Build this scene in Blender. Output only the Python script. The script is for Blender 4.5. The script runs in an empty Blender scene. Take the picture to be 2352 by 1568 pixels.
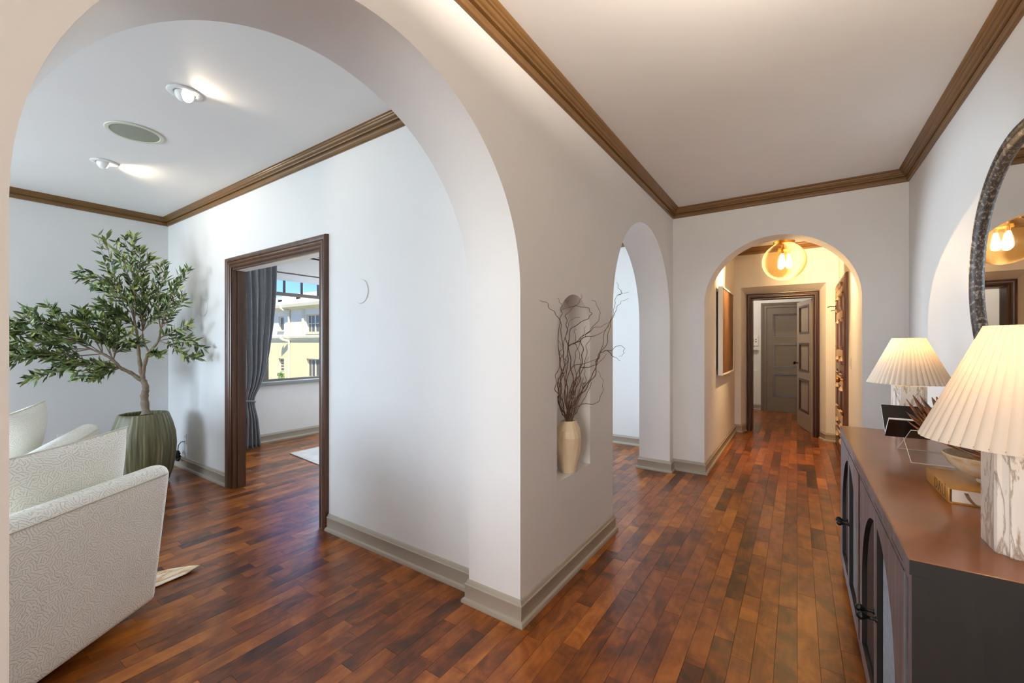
import bpy, bmesh, math, random
from mathutils import Vector, Matrix, noise
from mathutils.geometry import tessellate_polygon
random.seed(7)
S = bpy.context.scene
COL = S.collection
PI = math.pi
# ------------------------------------------------------------------ camera, sky, sun, added daylight lamps, exposure
CAMH = 1.35
YAW = math.atan2(655, 964.0)
cd = bpy.data.cameras.new('camera'); cam = bpy.data.objects.new('camera', cd); COL.objects.link(cam)
cam.location = (0, 0, CAMH); cam.rotation_euler = (PI/2, 0, YAW)
cd.sensor_width = 36.0; cd.lens = 964.0/2352*36.0; cd.shift_y = 4.0/2352; cd.clip_start = .02; cd.clip_end = 300
S.camera = cam
S.view_settings.view_transform = 'Standard'; S.view_settings.look = 'None'
S.view_settings.exposure = 0.15; S.view_settings.gamma = 1.0
try: S.view_settings.use_curve_mapping = False
except Exception: pass
try:
    S.cycles.use_denoising = True; S.cycles.max_bounces = 10; S.cycles.diffuse_bounces = 6
    S.cycles.transparent_max_bounces = 12; S.cycles.sample_clamp_indirect = 6.0; S.cycles.caustics_reflective = False; S.cycles.caustics_refractive = False
except Exception: pass

W = bpy.data.worlds.new('sky'); S.world = W; W.use_nodes = True
wn = W.node_tree; wn.nodes.clear()
wo = wn.nodes.new('ShaderNodeOutputWorld'); wb = wn.nodes.new('ShaderNodeBackground'); ws = wn.nodes.new('ShaderNodeTexSky')
try:
    ws.sky_type = 'NISHITA'; ws.sun_disc = False; ws.sun_elevation = math.radians(57); ws.sun_rotation = math.radians(125); ws.air_density = 1.0; ws.dust_density = .3; ws.ozone_density = 2.0
except Exception: pass
wt = wn.nodes.new('ShaderNodeVectorMath'); wt.operation = 'MULTIPLY'; wt.inputs[1].default_value = (.60, .88, 1.7)
wn.links.new(ws.outputs[0], wt.inputs[0]); wn.links.new(wt.outputs[0], wb.inputs[0]); wb.inputs[1].default_value = .17
wn.links.new(wb.outputs[0], wo.inputs[0])

def light(name, kind, loc, energy, color, **kw):
    d = bpy.data.lights.new(name, kind); o = bpy.data.objects.new(name, d); COL.objects.link(o)
    o.location = loc; d.energy = energy; d.color = color
    for k, v in kw.items():
        if k == 'rot': o.rotation_euler = v
        elif k == 'aim': o.rotation_euler = (Vector(v)-Vector(loc)).to_track_quat('-Z', 'Y').to_euler()
        else: setattr(d, k, v)
    return o
sun = light('sun', 'SUN', (10, -10, 20), 9.5, (1, .95, .86), angle=math.radians(.6))
sun.rotation_euler = (-Vector((.5, -.36, .95))).to_track_quat('-Z', 'Y').to_euler()
COOL = (.72, .87, 1.0)
# added area lamps standing in for daylight at guessed windows out of the frame
light('added_daylight_south', 'AREA', (-4.55, -3.45, 1.45), 225, COOL, shape='RECTANGLE', size=2.5, size_y=1.6, aim=(-4.55, 0, 1.45))
light('added_daylight_west', 'AREA', (-6.40, -.85, 1.55), 42, COOL, shape='RECTANGLE', size=2.1, size_y=1.4, aim=(0, -.85, 1.55))
light('added_daylight_dining', 'AREA', (-6.40, 4.70, 1.58), 330, COOL, shape='RECTANGLE', size=1.0, size_y=1.5, aim=(0, 4.70, 1.58))
light('added_daylight_hall', 'AREA', (-.1, -3.25, 1.4), 110, (1, .90, .78), shape='RECTANGLE', size=1.3, size_y=2.0, aim=(-.1, 0, 1.4))


# ------------------------------------------------------------------ materials
def lin(c):
    c = c/255.0
    return c/12.92 if c <= .04045 else ((c+.055)/1.055)**2.4
def rgb(r, g, b): return (lin(r), lin(g), lin(b), 1)
def newmat(name):
    m = bpy.data.materials.new(name); m.use_nodes = True
    nt = m.node_tree; nt.nodes.clear()
    out = nt.nodes.new('ShaderNodeOutputMaterial'); b = nt.nodes.new('ShaderNodeBsdfPrincipled')
    nt.links.new(b.outputs[0], out.inputs[0])
    return m, nt, b, out
def nd(nt, typ, **kw):
    n = nt.nodes.new(typ)
    for k, v in kw.items():
        if isinstance(k, str) and hasattr(n, k): setattr(n, k, v)
    return n
def coords(nt, kind='Object', scale=(1, 1, 1), rot=(0, 0, 0)):
    tc = nt.nodes.new('ShaderNodeTexCoord'); mp = nt.nodes.new('ShaderNodeMapping')
    mp.inputs['Scale'].default_value = scale; mp.inputs['Rotation'].default_value = rot
    nt.links.new(tc.outputs[kind], mp.inputs[0]); return mp.outputs[0]
def ramp(nt, fac, stops):
    r = nt.nodes.new('ShaderNodeValToRGB'); e = r.color_ramp.elements
    e[0].position, e[0].color = stops[0]; e[1].position, e[1].color = stops[-1]
    for p, c in stops[1:-1]: e.new(p).color = c
    nt.links.new(fac, r.inputs[0]); return r.outputs[0]
def tex_noise(nt, vec, scale, detail=4, rough=.55, dist=0):
    n = nt.nodes.new('ShaderNodeTexNoise'); n.inputs['Scale'].default_value = scale; n.inputs['Detail'].default_value = detail
    n.inputs['Roughness'].default_value = rough; n.inputs['Distortion'].default_value = dist
    if vec: nt.links.new(vec, n.inputs['Vector'])
    return n.outputs[0]
def bump(nt, b, h, strength, dist=.002):
    n = nt.nodes.new('ShaderNodeBump'); n.inputs['Strength'].default_value = strength; n.inputs['Distance'].default_value = dist
    nt.links.new(h, n.inputs['Height']); nt.links.new(n.outputs[0], b.inputs['Normal'])
def simple(name, col, rough=.5, metal=0, var=0, scale=8, bmp=0, bscale=200, bdist=.001, spec=None, coat=0, vscale=(1, 1, 1)):
    m, nt, b, out = newmat(name)
    b.inputs['Roughness'].default_value = rough; b.inputs['Metallic'].default_value = metal
    if spec is not None: b.inputs['Specular IOR Level'].default_value = spec
    if coat: b.inputs['Coat Weight'].default_value = coat; b.inputs['Coat Roughness'].default_value = .12
    b.inputs['Base Color'].default_value = col
    v = coords(nt, 'Object', vscale)
    f = tex_noise(nt, v, scale, 5)
    lo = tuple(x*(1-var) for x in col[:3])+(1,); hi = tuple(min(1, x*(1+var)) for x in col[:3])+(1,)
    nt.links.new(ramp(nt, f, [(.3, lo), (.7, hi)]), b.inputs['Base Color'])
    if bmp:
        bump(nt, b, tex_noise(nt, v, bscale, 3), bmp, bdist)
    return m
M = {}
M['wall'] = simple('painted_plaster', rgb(224, 223, 221), .62, 0, .012, 3, .10, 160, .0012, spec=.3)
M['ceil'] = simple('ceiling_paint', rgb(232, 231, 229), .7, 0, .012, 2, .08, 160, .001, spec=.25)
M['base'] = simple('taupe_trim_paint', rgb(164, 155, 141), .38, 0, .03, 6)
M['crown'] = simple('bronze_brown_crown_paint', rgb(116, 84, 46), .32, 0, .10, 5, vscale=(1, 1, 1))
def wood(name, c1, c2, rough, axis='z', scale=14, coat=.2):
    m, nt, b, out = newmat(name)
    sc = {'z': (scale, scale, scale*.08), 'y': (scale, scale*.08, scale), 'x': (scale*.08, scale, scale)}[axis]
    v = coords(nt, 'Object', sc)
    f = tex_noise(nt, v, 1.6, 7, .65, .6)
    nt.links.new(ramp(nt, f, [(.32, c1), (.68, c2)]), b.inputs['Base Color'])
    b.inputs['Roughness'].default_value = rough; b.inputs['Coat Weight'].default_value = coat; b.inputs['Coat Roughness'].default_value = .2
    bump(nt, b, f, .12, .001)
    return m
M['casing'] = wood('walnut_casing', rgb(58, 34, 20), rgb(98, 62, 38), .34)
M['darkcasing'] = wood('dark_walnut_casing', rgb(40, 22, 14), rgb(66, 36, 22), .34)
M['entry'] = wood('entry_door_wood', rgb(62, 32, 16), rgb(112, 60, 28), .36)
M['greydoor'] = simple('grey_brown_door_paint', rgb(148, 134, 120), .45, 0, .05, 6)
M['taupedoor'] = simple('taupe_door_paint', rgb(106, 94, 80), .5, 0, .05, 6)
M['plate'] = simple('pale_glint', rgb(206, 176, 146), .4, 0, .06, 10)  # reflected light on the entry door panels, put into the colour
M['frame'] = simple('window_frame_paint', rgb(112, 102, 92), .45, 0, .05, 6)
M['sill'] = simple('window_sill_paint', rgb(132, 134, 134), .45, 0, .03, 6)
M['white'] = simple('white_plastic', rgb(232, 232, 230), .4, 0, .01, 5)
M['offwhite'] = simple('cream_ring', rgb(214, 216, 200), .5, 0, .02, 5)
M['grille'] = simple('speaker_grille', rgb(150, 154, 138), .75, 0, .05, 400)
M['black'] = simple('black_rubber', rgb(14, 15, 18), .5, 0, .1, 10)
M['brass'] = simple('brass', rgb(190, 140, 60), .25, 1, .05, 8)
M['darkmetal'] = simple('dark_metal', rgb(46, 40, 38), .32, 1, .1, 12)
M['iron'] = simple('black_iron_knob', rgb(30, 28, 30), .3, .6, .1, 12)
M['curtain'] = simple('slate_curtain', rgb(134, 135, 140), .85, 0, .08, 30, .2, 900, .0006, spec=.2)
M['rug'] = simple('pale_rug', rgb(206, 200, 197), .9, 0, .10, 9, .4, 300, .003, spec=.1)
M['soil'] = simple('potting_soil', rgb(92, 70, 44), .95, 0, .3, 60, .6, 80, .006)
M['bark'] = simple('grey_brown_bark', rgb(128, 110, 90), .85, 0, .25, 40, .6, 70, .004)
M['twigm'] = simple('willow_twig', rgb(88, 60, 40), .7, 0, .35, 30, .3, 200, .001)
M['shadeblind'] = simple('roller_shade', rgb(226, 227, 230), .7, 0, .01, 5)
M['paper'] = simple('book_pages', rgb(240, 234, 226), .75, 0, .03, 90, vscale=(1, 1, 30))
M['gold'] = simple('gold_book_cloth', rgb(186, 134, 56), .42, .25, .06, 40)
M['goldink'] = simple('dark_gold_ink', rgb(112, 74, 26), .4, .3, .05, 40)
M['ribbon'] = simple('brown_ribbon', rgb(96, 66, 38), .35, .1, .08, 40)
M['gloss'] = simple('glossy_black_page', rgb(24, 18, 15), .16, 0, .1, 6)
M['cover'] = simple('black_book_cover', rgb(16, 16, 18), .42, 0, .1, 20)
M['artboard'] = None
M['vase'] = simple('sand_ceramic', rgb(222, 204, 172), .6, 0, .05, 9, .15, 220, .001)

# olive leaf, with a tone per leaf
def tone_mat(name, stops, rough, attr='tone', extra=None):
    m, nt, b, out = newmat(name)
    a = nt.nodes.new('ShaderNodeAttribute'); a.attribute_name = attr
    nt.links.new(ramp(nt, a.outputs['Fac'], stops), b.inputs['Base Color'])
    b.inputs['Roughness'].default_value = rough
    return m, nt, b
M['leaf'], _, _b = tone_mat('olive_leaf', [(0, rgb(32, 50, 24)), (.4, rgb(78, 102, 48)), (.75, rgb(138, 152, 78)), (1, rgb(186, 188, 104))], .45)
M['olive'] = simple('ripe_olive', rgb(60, 34, 28), .3, 0, .3, 20)
M['feather'] = None
# feather
m, nt, b, out = newmat('brown_feather')
v = coords(nt, 'Object', (6, 6, 50))
f = tex_noise(nt, v, 2.5, 5, .6, .8)
nt.links.new(ramp(nt, f, [(.3, rgb(44, 22, 8)), (.55, rgb(120, 66, 22)), (.8, rgb(170, 112, 52))]), b.inputs['Base Color']); b.inputs['Roughness'].default_value = .38
M['feather'] = m
# marble
m, nt, b, out = newmat('veined_marble')
v = coords(nt, 'Object', (8, 8, 2.2), (.25, .30, .2))
n1 = nt.nodes.new('ShaderNodeTexNoise'); n1.inputs['Scale'].default_value = 1.25; n1.inputs['Detail'].default_value = 8; n1.inputs['Roughness'].default_value = .62; n1.inputs['Distortion'].default_value = 1.4
nt.links.new(v, n1.inputs['Vector'])
nt.links.new(ramp(nt, n1.outputs[0], [(.0, rgb(228, 222, 212)), (.468, rgb(236, 231, 224)), (.503, rgb(166, 150, 132)), (.54, rgb(236, 231, 224)), (1, rgb(222, 212, 196))]), b.inputs['Base Color'])
b.inputs['Roughness'].default_value = .32
M['marble'] = m
# alabaster bowl
m, nt, b, out = newmat('alabaster_glass')
v = coords(nt, 'Object', (10, 10, 16)); f = tex_noise(nt, v, 1.3, 6, .6, 1.2)
nt.links.new(ramp(nt, f, [(.3, rgb(228, 224, 212)), (.55, rgb(222, 196, 150)), (.75, rgb(196, 134, 64))]), b.inputs['Base Color'])
b.inputs['Roughness'].default_value = .22
M['bowl'] = m
# chair fabric: short embossed strokes at random angles
m, nt, b, out = newmat('cream_embossed_fabric')
tc = nt.nodes.new('ShaderNodeTexCoord'); mp = nt.nodes.new('ShaderNodeMapping'); nt.links.new(tc.outputs['Object'], mp.inputs[0])
vo = nt.nodes.new('ShaderNodeTexVoronoi'); vo.inputs['Scale'].default_value = 52; nt.links.new(mp.outputs[0], vo.inputs['Vector'])
sep = nt.nodes.new('ShaderNodeSeparateColor'); nt.links.new(vo.outputs['Color'], sep.inputs[0])
an = nt.nodes.new('ShaderNodeMath'); an.operation = 'MULTIPLY'; an.inputs[1].default_value = 6.28; nt.links.new(sep.outputs[0], an.inputs[0])
vr = nt.nodes.new('ShaderNodeVectorRotate'); vr.rotation_type = 'AXIS_ANGLE'; vr.inputs['Axis'].default_value = (0, 1, 0)
nt.links.new(mp.outputs[0], vr.inputs['Vector']); nt.links.new(an.outputs[0], vr.inputs['Angle'])
wv = nt.nodes.new('ShaderNodeTexWave'); wv.inputs['Scale'].default_value = 30; wv.inputs['Distortion'].default_value = 2.0; wv.inputs['Detail'].default_value = 1
nt.links.new(vr.outputs[0], wv.inputs['Vector'])
cr = ramp(nt, wv.outputs['Fac'], [(.0, (.0, .0, .0, 1)), (.2, (1, 1, 1, 1))])
nt.links.new(ramp(nt, cr, [(0, rgb(218, 208, 186)), (.8, rgb(248, 245, 236))]), b.inputs['Base Color'])
bump(nt, b, cr, .5, .004); b.inputs['Roughness'].default_value = .85; b.inputs['Specular IOR Level'].default_value = .15
M['fabric'] = m
M['pipe'] = simple('cream_piping', rgb(220, 214, 198), .85, 0, .03, 50, spec=.15)
# green glazed pot with vertical streaks
m, nt, b, out = newmat('streaked_green_glaze')
tc = nt.nodes.new('ShaderNodeTexCoord'); sx = nt.nodes.new('ShaderNodeSeparateXYZ'); nt.links.new(tc.outputs['Object'], sx.inputs[0])
at = nt.nodes.new('ShaderNodeMath'); at.operation = 'ARCTAN2'; nt.links.new(sx.outputs[1], at.inputs[0]); nt.links.new(sx.outputs[0], at.inputs[1])
cb = nt.nodes.new('ShaderNodeCombineXYZ'); nt.links.new(at.outputs[0], cb.inputs[0]); nt.links.new(sx.outputs[2], cb.inputs[2])
mp = nt.nodes.new('ShaderNodeMapping'); mp.inputs['Scale'].default_value = (5.5, 1, .9); nt.links.new(cb.outputs[0], mp.inputs[0])
f = tex_noise(nt, mp.outputs[0], 2.0, 6, .62)
nt.links.new(ramp(nt, f, [(.32, rgb(72, 68, 44)), (.52, rgb(112, 108, 78)), (.7, rgb(162, 156, 126))]), b.inputs['Base Color']); b.inputs['Roughness'].default_value = .42
M['pot'] = m
# floor planks
m, nt, b, out = newmat('stained_maple_planks')
a = nt.nodes.new('ShaderNodeAttribute'); a.attribute_name = 'tone'
geo = nt.nodes.new('ShaderNodeNewGeometry')
ofs = nt.nodes.new('ShaderNodeVectorMath'); ofs.operation = 'SCALE'; ofs.inputs[0].default_value = (7.3, 13.1, 37.7); nt.links.new(a.outputs['Fac'], ofs.inputs['Scale'])
ad = nt.nodes.new('ShaderNodeVectorMath'); ad.operation = 'ADD'; nt.links.new(geo.outputs['Position'], ad.inputs[0]); nt.links.new(ofs.outputs[0], ad.inputs[1])
mp = nt.nodes.new('ShaderNodeMapping'); mp.inputs['Scale'].default_value = (60, 5, 1); nt.links.new(ad.outputs[0], mp.inputs[0])
grain = tex_noise(nt, mp.outputs[0], 1.0, 4, .55, .2)
mp2 = nt.nodes.new('ShaderNodeMapping'); mp2.inputs['Scale'].default_value = (7, 5, 1); nt.links.new(ad.outputs[0], mp2.inputs[0])
blot = tex_noise(nt, mp2.outputs[0], 1.0, 4, .6, .8)
mx = nt.nodes.new('ShaderNodeMath'); mx.operation = 'MULTIPLY_ADD'; mx.inputs[1].default_value = .62; nt.links.new(a.outputs['Fac'], mx.inputs[0])
bl2 = nt.nodes.new('ShaderNodeMapRange'); bl2.interpolation_type = 'SMOOTHSTEP'; nt.links.new(blot, bl2.inputs[0])
for i_, v_ in enumerate((.30, .70, -.20, .22)): bl2.inputs[i_+1].default_value = v_
gr2 = nt.nodes.new('ShaderNodeMath'); gr2.operation = 'MULTIPLY_ADD'; gr2.inputs[1].default_value = .35; nt.links.new(grain, gr2.inputs[0]); nt.links.new(bl2.outputs[0], gr2.inputs[2])
nt.links.new(gr2.outputs[0], mx.inputs[2])
nt.links.new(ramp(nt, mx.outputs[0], [(.0, rgb(42, 20, 7)), (.25, rgb(80, 40, 13)), (.55, rgb(126, 66, 21)), (.85, rgb(162, 93, 32)), (1, rgb(180, 110, 42))]), b.inputs['Base Color'])
b.inputs['Coat Weight'].default_value = .25; b.inputs['Coat Roughness'].default_value = .2; b.inputs['Specular IOR Level'].default_value = .4
b.inputs['Roughness'].default_value = .30
bump(nt, b, grain, .05, .001)
M['plank'] = m
M['subfloor'] = simple('dark_joint', rgb(26, 14, 9), .6, 0, .1, 5)
# console woods
M['ctop'] = simple('worn_brown_top', rgb(130, 72, 24), .32, 0, .30, 4, .05, 120, .001, vscale=(1, .6, 1), coat=.3)
M['cfront'] = wood('grey_brown_front', rgb(82, 82, 88), rgb(132, 130, 138), .38, 'z', 16, .2)
M['cside'] = wood('black_brown_side', rgb(9, 7, 7), rgb(22, 17, 16), .55, 'z', 14, .0)
M['wire'] = simple('woven_wire', rgb(120, 116, 114), .4, .7, .15, 60)
# clear glass (window panes, acrylic)
def glassy(name, tint, ior=1.45, rough=0.0, gl=1.0):
    m = bpy.data.materials.new(name); m.use_nodes = True; nt = m.node_tree; nt.nodes.clear()
    out = nt.nodes.new('ShaderNodeOutputMaterial'); mix = nt.nodes.new('ShaderNodeMixShader'); lw = nt.nodes.new('ShaderNodeLayerWeight'); lw.inputs[0].default_value = .5
    pw = nt.nodes.new('ShaderNodeMath'); pw.operation = 'POWER'; pw.inputs[1].default_value = 3.6; nt.links.new(lw.outputs['Facing'], pw.inputs[0])
    fr = nt.nodes.new('ShaderNodeMath'); fr.operation = 'MULTIPLY_ADD'; fr.inputs[1].default_value = (ior-1)*1.3; fr.inputs[2].default_value = (ior-1)*.09; nt.links.new(pw.outputs[0], fr.inputs[0])
    tr = nt.nodes.new('ShaderNodeBsdfTransparent'); tr.inputs[0].default_value = tint
    g = nt.nodes.new('ShaderNodeBsdfGlossy'); g.inputs['Roughness'].default_value = rough; g.inputs[0].default_value = (gl, gl, gl, 1)
    nt.links.new(fr.outputs[0], mix.inputs[0]); nt.links.new(tr.outputs[0], mix.inputs[1]); nt.links.new(g.outputs[0], mix.inputs[2]); nt.links.new(mix.outputs[0], out.inputs[0])
    return m
M['glass'] = glassy('window_glass', (.96, .97, .97, 1), 1.25)
M['acrylic'] = glassy('clear_acrylic', (.97, .97, .96, 1), 1.2)
M['acryledge'] = simple('acrylic_edge', rgb(236, 226, 210), .2, 0, .02, 10)
M['amber'] = glassy('amber_globe_glass', (.96, .83, .56, 1), 1.4)
nt = M['amber'].node_tree; o_ = [n for n in nt.nodes if n.type == 'OUTPUT_MATERIAL'][0]; src = o_.inputs[0].links[0].from_socket
mx_ = nt.nodes.new('ShaderNodeMixShader'); mx_.inputs[0].default_value = .03; tl = nt.nodes.new('ShaderNodeBsdfTranslucent'); tl.inputs[0].default_value = (1, .72, .34, 1)
nt.links.new(src, mx_.inputs[1]); nt.links.new(tl.outputs[0], mx_.inputs[2]); nt.links.new(mx_.outputs[0], o_.inputs[0])
m, nt, b, out = newmat('mirror_silver'); b.inputs['Base Color'].default_value = (.86, .85, .83, 1); b.inputs['Metallic'].default_value = 1; b.inputs['Roughness'].default_value = .015
M['mirror'] = m
m, nt, b, out = newmat('distressed_mirror_frame')
tc = nt.nodes.new('ShaderNodeTexCoord'); sx = nt.nodes.new('ShaderNodeSeparateXYZ'); nt.links.new(tc.outputs['Object'], sx.inputs[0])
zz = nt.nodes.new('ShaderNodeMath'); zz.operation = 'SUBTRACT'; zz.inputs[1].default_value = .572; nt.links.new(sx.outputs[2], zz.inputs[0])
at = nt.nodes.new('ShaderNodeMath'); at.operation = 'ARCTAN2'; nt.links.new(zz.outputs[0], at.inputs[0]); nt.links.new(sx.outputs[1], at.inputs[1])
cb = nt.nodes.new('ShaderNodeCombineXYZ'); nt.links.new(at.outputs[0], cb.inputs[0]); nt.links.new(sx.outputs[0], cb.inputs[1])
mp = nt.nodes.new('ShaderNodeMapping'); mp.inputs['Scale'].default_value = (16, 60, 1); nt.links.new(cb.outputs[0], mp.inputs[0])
f = tex_noise(nt, mp.outputs[0], 1.6, 7, .72, .5)
nt.links.new(ramp(nt, f, [(.42, rgb(18, 13, 10)), (.53, rgb(66, 48, 36)), (.62, rgb(150, 138, 124))]), b.inputs['Base Color']); b.inputs['Roughness'].default_value = .45; bump(nt, b, f, .4, .003)
M['mframe'] = m
def emit(name, col, s):
    m = bpy.data.materials.new(name); m.use_nodes = True; nt = m.node_tree; nt.nodes.clear()
    o = nt.nodes.new('ShaderNodeOutputMaterial'); e = nt.nodes.new('ShaderNodeEmission'); e.inputs[0].default_value = col; e.inputs[1].default_value = s
    nt.links.new(e.outputs[0], o.inputs[0]); return m
M['bulb'] = emit('lit_bulb', (1, .82, .54, 1), 10)
M['spotbulb'] = emit('lit_spot', (1, .87, .68, 1), 40)
# pleated paper shade: diffuse + translucent
m = bpy.data.materials.new('pleated_paper'); m.use_nodes = True; nt = m.node_tree; nt.nodes.clear()
o = nt.nodes.new('ShaderNodeOutputMaterial'); mix = nt.nodes.new('ShaderNodeMixShader'); mix.inputs[0].default_value = .12
d1 = nt.nodes.new('ShaderNodeBsdfDiffuse'); d1.inputs[0].default_value = rgb(232, 222, 208); t1 = nt.nodes.new('ShaderNodeBsdfTranslucent'); t1.inputs[0].default_value = rgb(250, 208, 158)
nt.links.new(d1.outputs[0], mix.inputs[1]); nt.links.new(t1.outputs[0], mix.inputs[2]); nt.links.new(mix.outputs[0], o.inputs[0])
M['pleat'] = m
# abstract brown panel
m, nt, b, out = newmat('brown_abstract_canvas')
v = coords(nt, 'Object', (7, 7, 2.2)); f = tex_noise(nt, v, 1.6, 8, .7, 1.1)
nt.links.new(ramp(nt, f, [(.3, rgb(50, 30, 14)), (.55, rgb(100, 66, 32)), (.75, rgb(136, 96, 52))]), b.inputs['Base Color']); b.inputs['Roughness'].default_value = .6
M['artboard'] = m
# hide
m, nt, b, out = newmat('tan_and_white_hide')
v = coords(nt, 'Object', (9, 3, 1), (0, 0, .5)); f = tex_noise(nt, v, 2.2, 6, .6, .5)
nt.links.new(ramp(nt, f, [(.38, rgb(196, 138, 84)), (.52, rgb(226, 204, 170)), (.66, rgb(242, 236, 224))]), b.inputs['Base Color']); b.inputs['Roughness'].default_value = .8
M['hide'] = m
# outside
M['stucco'] = simple('cream_stucco', rgb(228, 214, 160), .9, 0, .05, .6, .2, 6, .02, spec=.1)
M['stuccopale'] = simple('pale_stucco', rgb(236, 228, 200), .9, 0, .04, .6, .2, 6, .02, spec=.1)
M['stucpaint'] = simple('cream_trim', rgb(222, 214, 176), .7, 0, .04, 2)
M['roof'] = simple('pale_shingle_roof', rgb(222, 220, 218), .9, 0, .06, 6, spec=.1)
M['dglass'] = simple('dark_window_glass', rgb(96, 92, 84), .08, 0, .25, .9)
M['lawn'] = simple('outside_ground', rgb(120, 116, 96), .95, 0, .2, .5)
M['shrub'] = simple('sunlit_shrub', rgb(112, 150, 40), .6, 0, .3, 6)
# ------------------------------------------------------------------ mesh building
class MB:
    def __init__(s): s.v = []; s.f = []; s.mi = []; s.tone = []
    def add(s, vs, fs, mi=0):
        o = len(s.v); s.v += [tuple(p) for p in vs]
        for f in fs: s.f.append([i+o for i in f]); s.mi.append(mi)
        return s
    def box(s, x0, x1, y0, y1, z0, z1, mi=0, T=None):
        vs = [(x, y, z) for x in (x0, x1) for y in (y0, y1) for z in (z0, z1)]
        if T: vs = [T(*p) for p in vs]
        return s.add(vs, [(0, 1, 3, 2), (4, 6, 7, 5), (0, 4, 5, 1), (2, 3, 7, 6), (0, 2, 6, 4), (1, 5, 7, 3)], mi)
    def bbox(s, x0, x1, y0, y1, z0, z1, r=.005, seg=2, mi=0, T=None):
        bm = bmesh.new(); bmesh.ops.create_cube(bm, size=1)
        for v in bm.verts: v.co = ((x0+x1)/2+v.co.x*(x1-x0), (y0+y1)/2+v.co.y*(y1-y0), (z0+z1)/2+v.co.z*(z1-z0))
        bmesh.ops.bevel(bm, geom=bm.edges[:], offset=r, segments=seg, profile=.5, affect='EDGES')
        bm.verts.index_update()
        vs = [tuple(v.co) for v in bm.verts]; fs = [[v.index for v in f.verts] for f in bm.faces]; bm.free()
        if T: vs = [T(*p) for p in vs]
        return s.add(vs, fs, mi)
    def lathe(s, c, prof, n=32, mi=0, cap0=True, cap1=True, fn=None):
        vs = []; fs = []
        for (r, z) in prof:
            for i in range(n):
                a = 2*PI*i/n; x, y = r*math.cos(a), r*math.sin(a)
                if fn: x, y, zz = fn(x, y, z, a)
                else: zz = z
                vs.append((c[0]+x, c[1]+y, c[2]+zz))
        for k in range(len(prof)-1):
            for i in range(n):
                j = (i+1) % n; fs.append((k*n+i, k*n+j, (k+1)*n+j, (k+1)*n+i))
        if cap0: fs.append(tuple(range(n))[::-1])
        if cap1: fs.append(tuple((len(prof)-1)*n+i for i in range(n)))
        return s.add(vs, fs, mi)
    def tube(s, pts, r, n=8, mi=0, closed=False):
        pts = [Vector(p) for p in pts]; m = len(pts); rs = r if isinstance(r, (list, tuple)) else [r]*m
        vs = []; fs = []; up = None
        for i, p in enumerate(pts):
            if closed: t = pts[(i+1) % m]-pts[i-1]
            else: t = pts[min(i+1, m-1)]-pts[max(i-1, 0)]
            if t.length < 1e-9: t = Vector((0, 0, 1))
            t.normalize()
            if up is None: up = t.orthogonal().normalized()
            up = (up-t*up.dot(t)); up = up.normalized() if up.length > 1e-6 else t.orthogonal().normalized()
            w = t.cross(up)
            for k in range(n):
                a = 2*PI*k/n; vs.append(p+(up*math.cos(a)+w*math.sin(a))*rs[i])
        for i in range(m if closed else m-1):
            i2 = (i+1) % m
            for k in range(n):
                k2 = (k+1) % n; fs.append((i*n+k, i*n+k2, i2*n+k2, i2*n+k))
        if not closed: fs += [tuple(range(n))[::-1], tuple((m-1)*n+k for k in range(n))]
        return s.add(vs, fs, mi)
    def extrude(s, loop, d0, d1, fn, holes=(), hole_depth=None, mi=0, hole_mi=None):
        """loop/holes: 2-D outlines; fn(u,v,d)->xyz. holes go through d0 face only (a niche hole_depth deep) or right through (None)"""
        loops = [loop]+list(holes)
        flat = [p for l in loops for p in l]
        tri = tessellate_polygon([[Vector((p[0], p[1], 0)) for p in l] for l in loops])
        s.add([fn(p[0], p[1], d0) for p in flat], tri, mi)
        if hole_depth is None:
            s.add([fn(p[0], p[1], d1) for p in flat], tri, mi)
        else:
            t2 = tessellate_polygon([[Vector((p[0], p[1], 0)) for p in loop]])
            s.add([fn(p[0], p[1], d1) for p in loop], t2, mi)
        for k, l in enumerate(loops):
            de = d1 if (k == 0 or hole_depth is None) else hole_depth
            n = len(l); vs = [fn(p[0], p[1], d0) for p in l]+[fn(p[0], p[1], de) for p in l]
            s.add(vs, [(i, (i+1) % n, n+(i+1) % n, n+i) for i in range(n)], mi if (k == 0 or hole_mi is None) else hole_mi)
            if k and hole_depth is not None:
                s.add([fn(p[0], p[1], de) for p in l], tessellate_polygon([[Vector((p[0], p[1], 0)) for p in l]]), mi)
        return s
    def sweep(s, prof, path, closed=False, side=1, mi=0):
        """prof: (out,z) points; path: XY points; out is to the left of travel for side=1"""
        n = len(path); rings = []
        for i in range(n):
            p = Vector(path[i])
            def nrm(a, b):
                d = (Vector(b)-Vector(a)).normalized(); return Vector((-d.y, d.x))*side
            if closed or 0 < i < n-1:
                n1 = nrm(path[i-1], path[i]); n2 = nrm(path[i], path[(i+1) % n])
                m = (n1+n2); m = m/max(.2, m.length); m = m/max(.25, m.dot(n1))
            elif i == 0: m = nrm(path[0], path[1])
            else: m = nrm(path[-2], path[-1])
            rings.append([(p.x+m.x*o, p.y+m.y*o, z) for o, z in prof])
        k = len(prof); vs = [v for r in rings for v in r]; fs = []
        for i in range(n if closed else n-1):
            i2 = (i+1) % n
            for j in range(k):
                j2 = (j+1) % k; fs.append((i*k+j, i*k+j2, i2*k+j2, i2*k+j))
        if not closed: fs += [tuple(range(k)), tuple((n-1)*k+j for j in range(k))]
        return s.add(vs, fs, mi)
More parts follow.
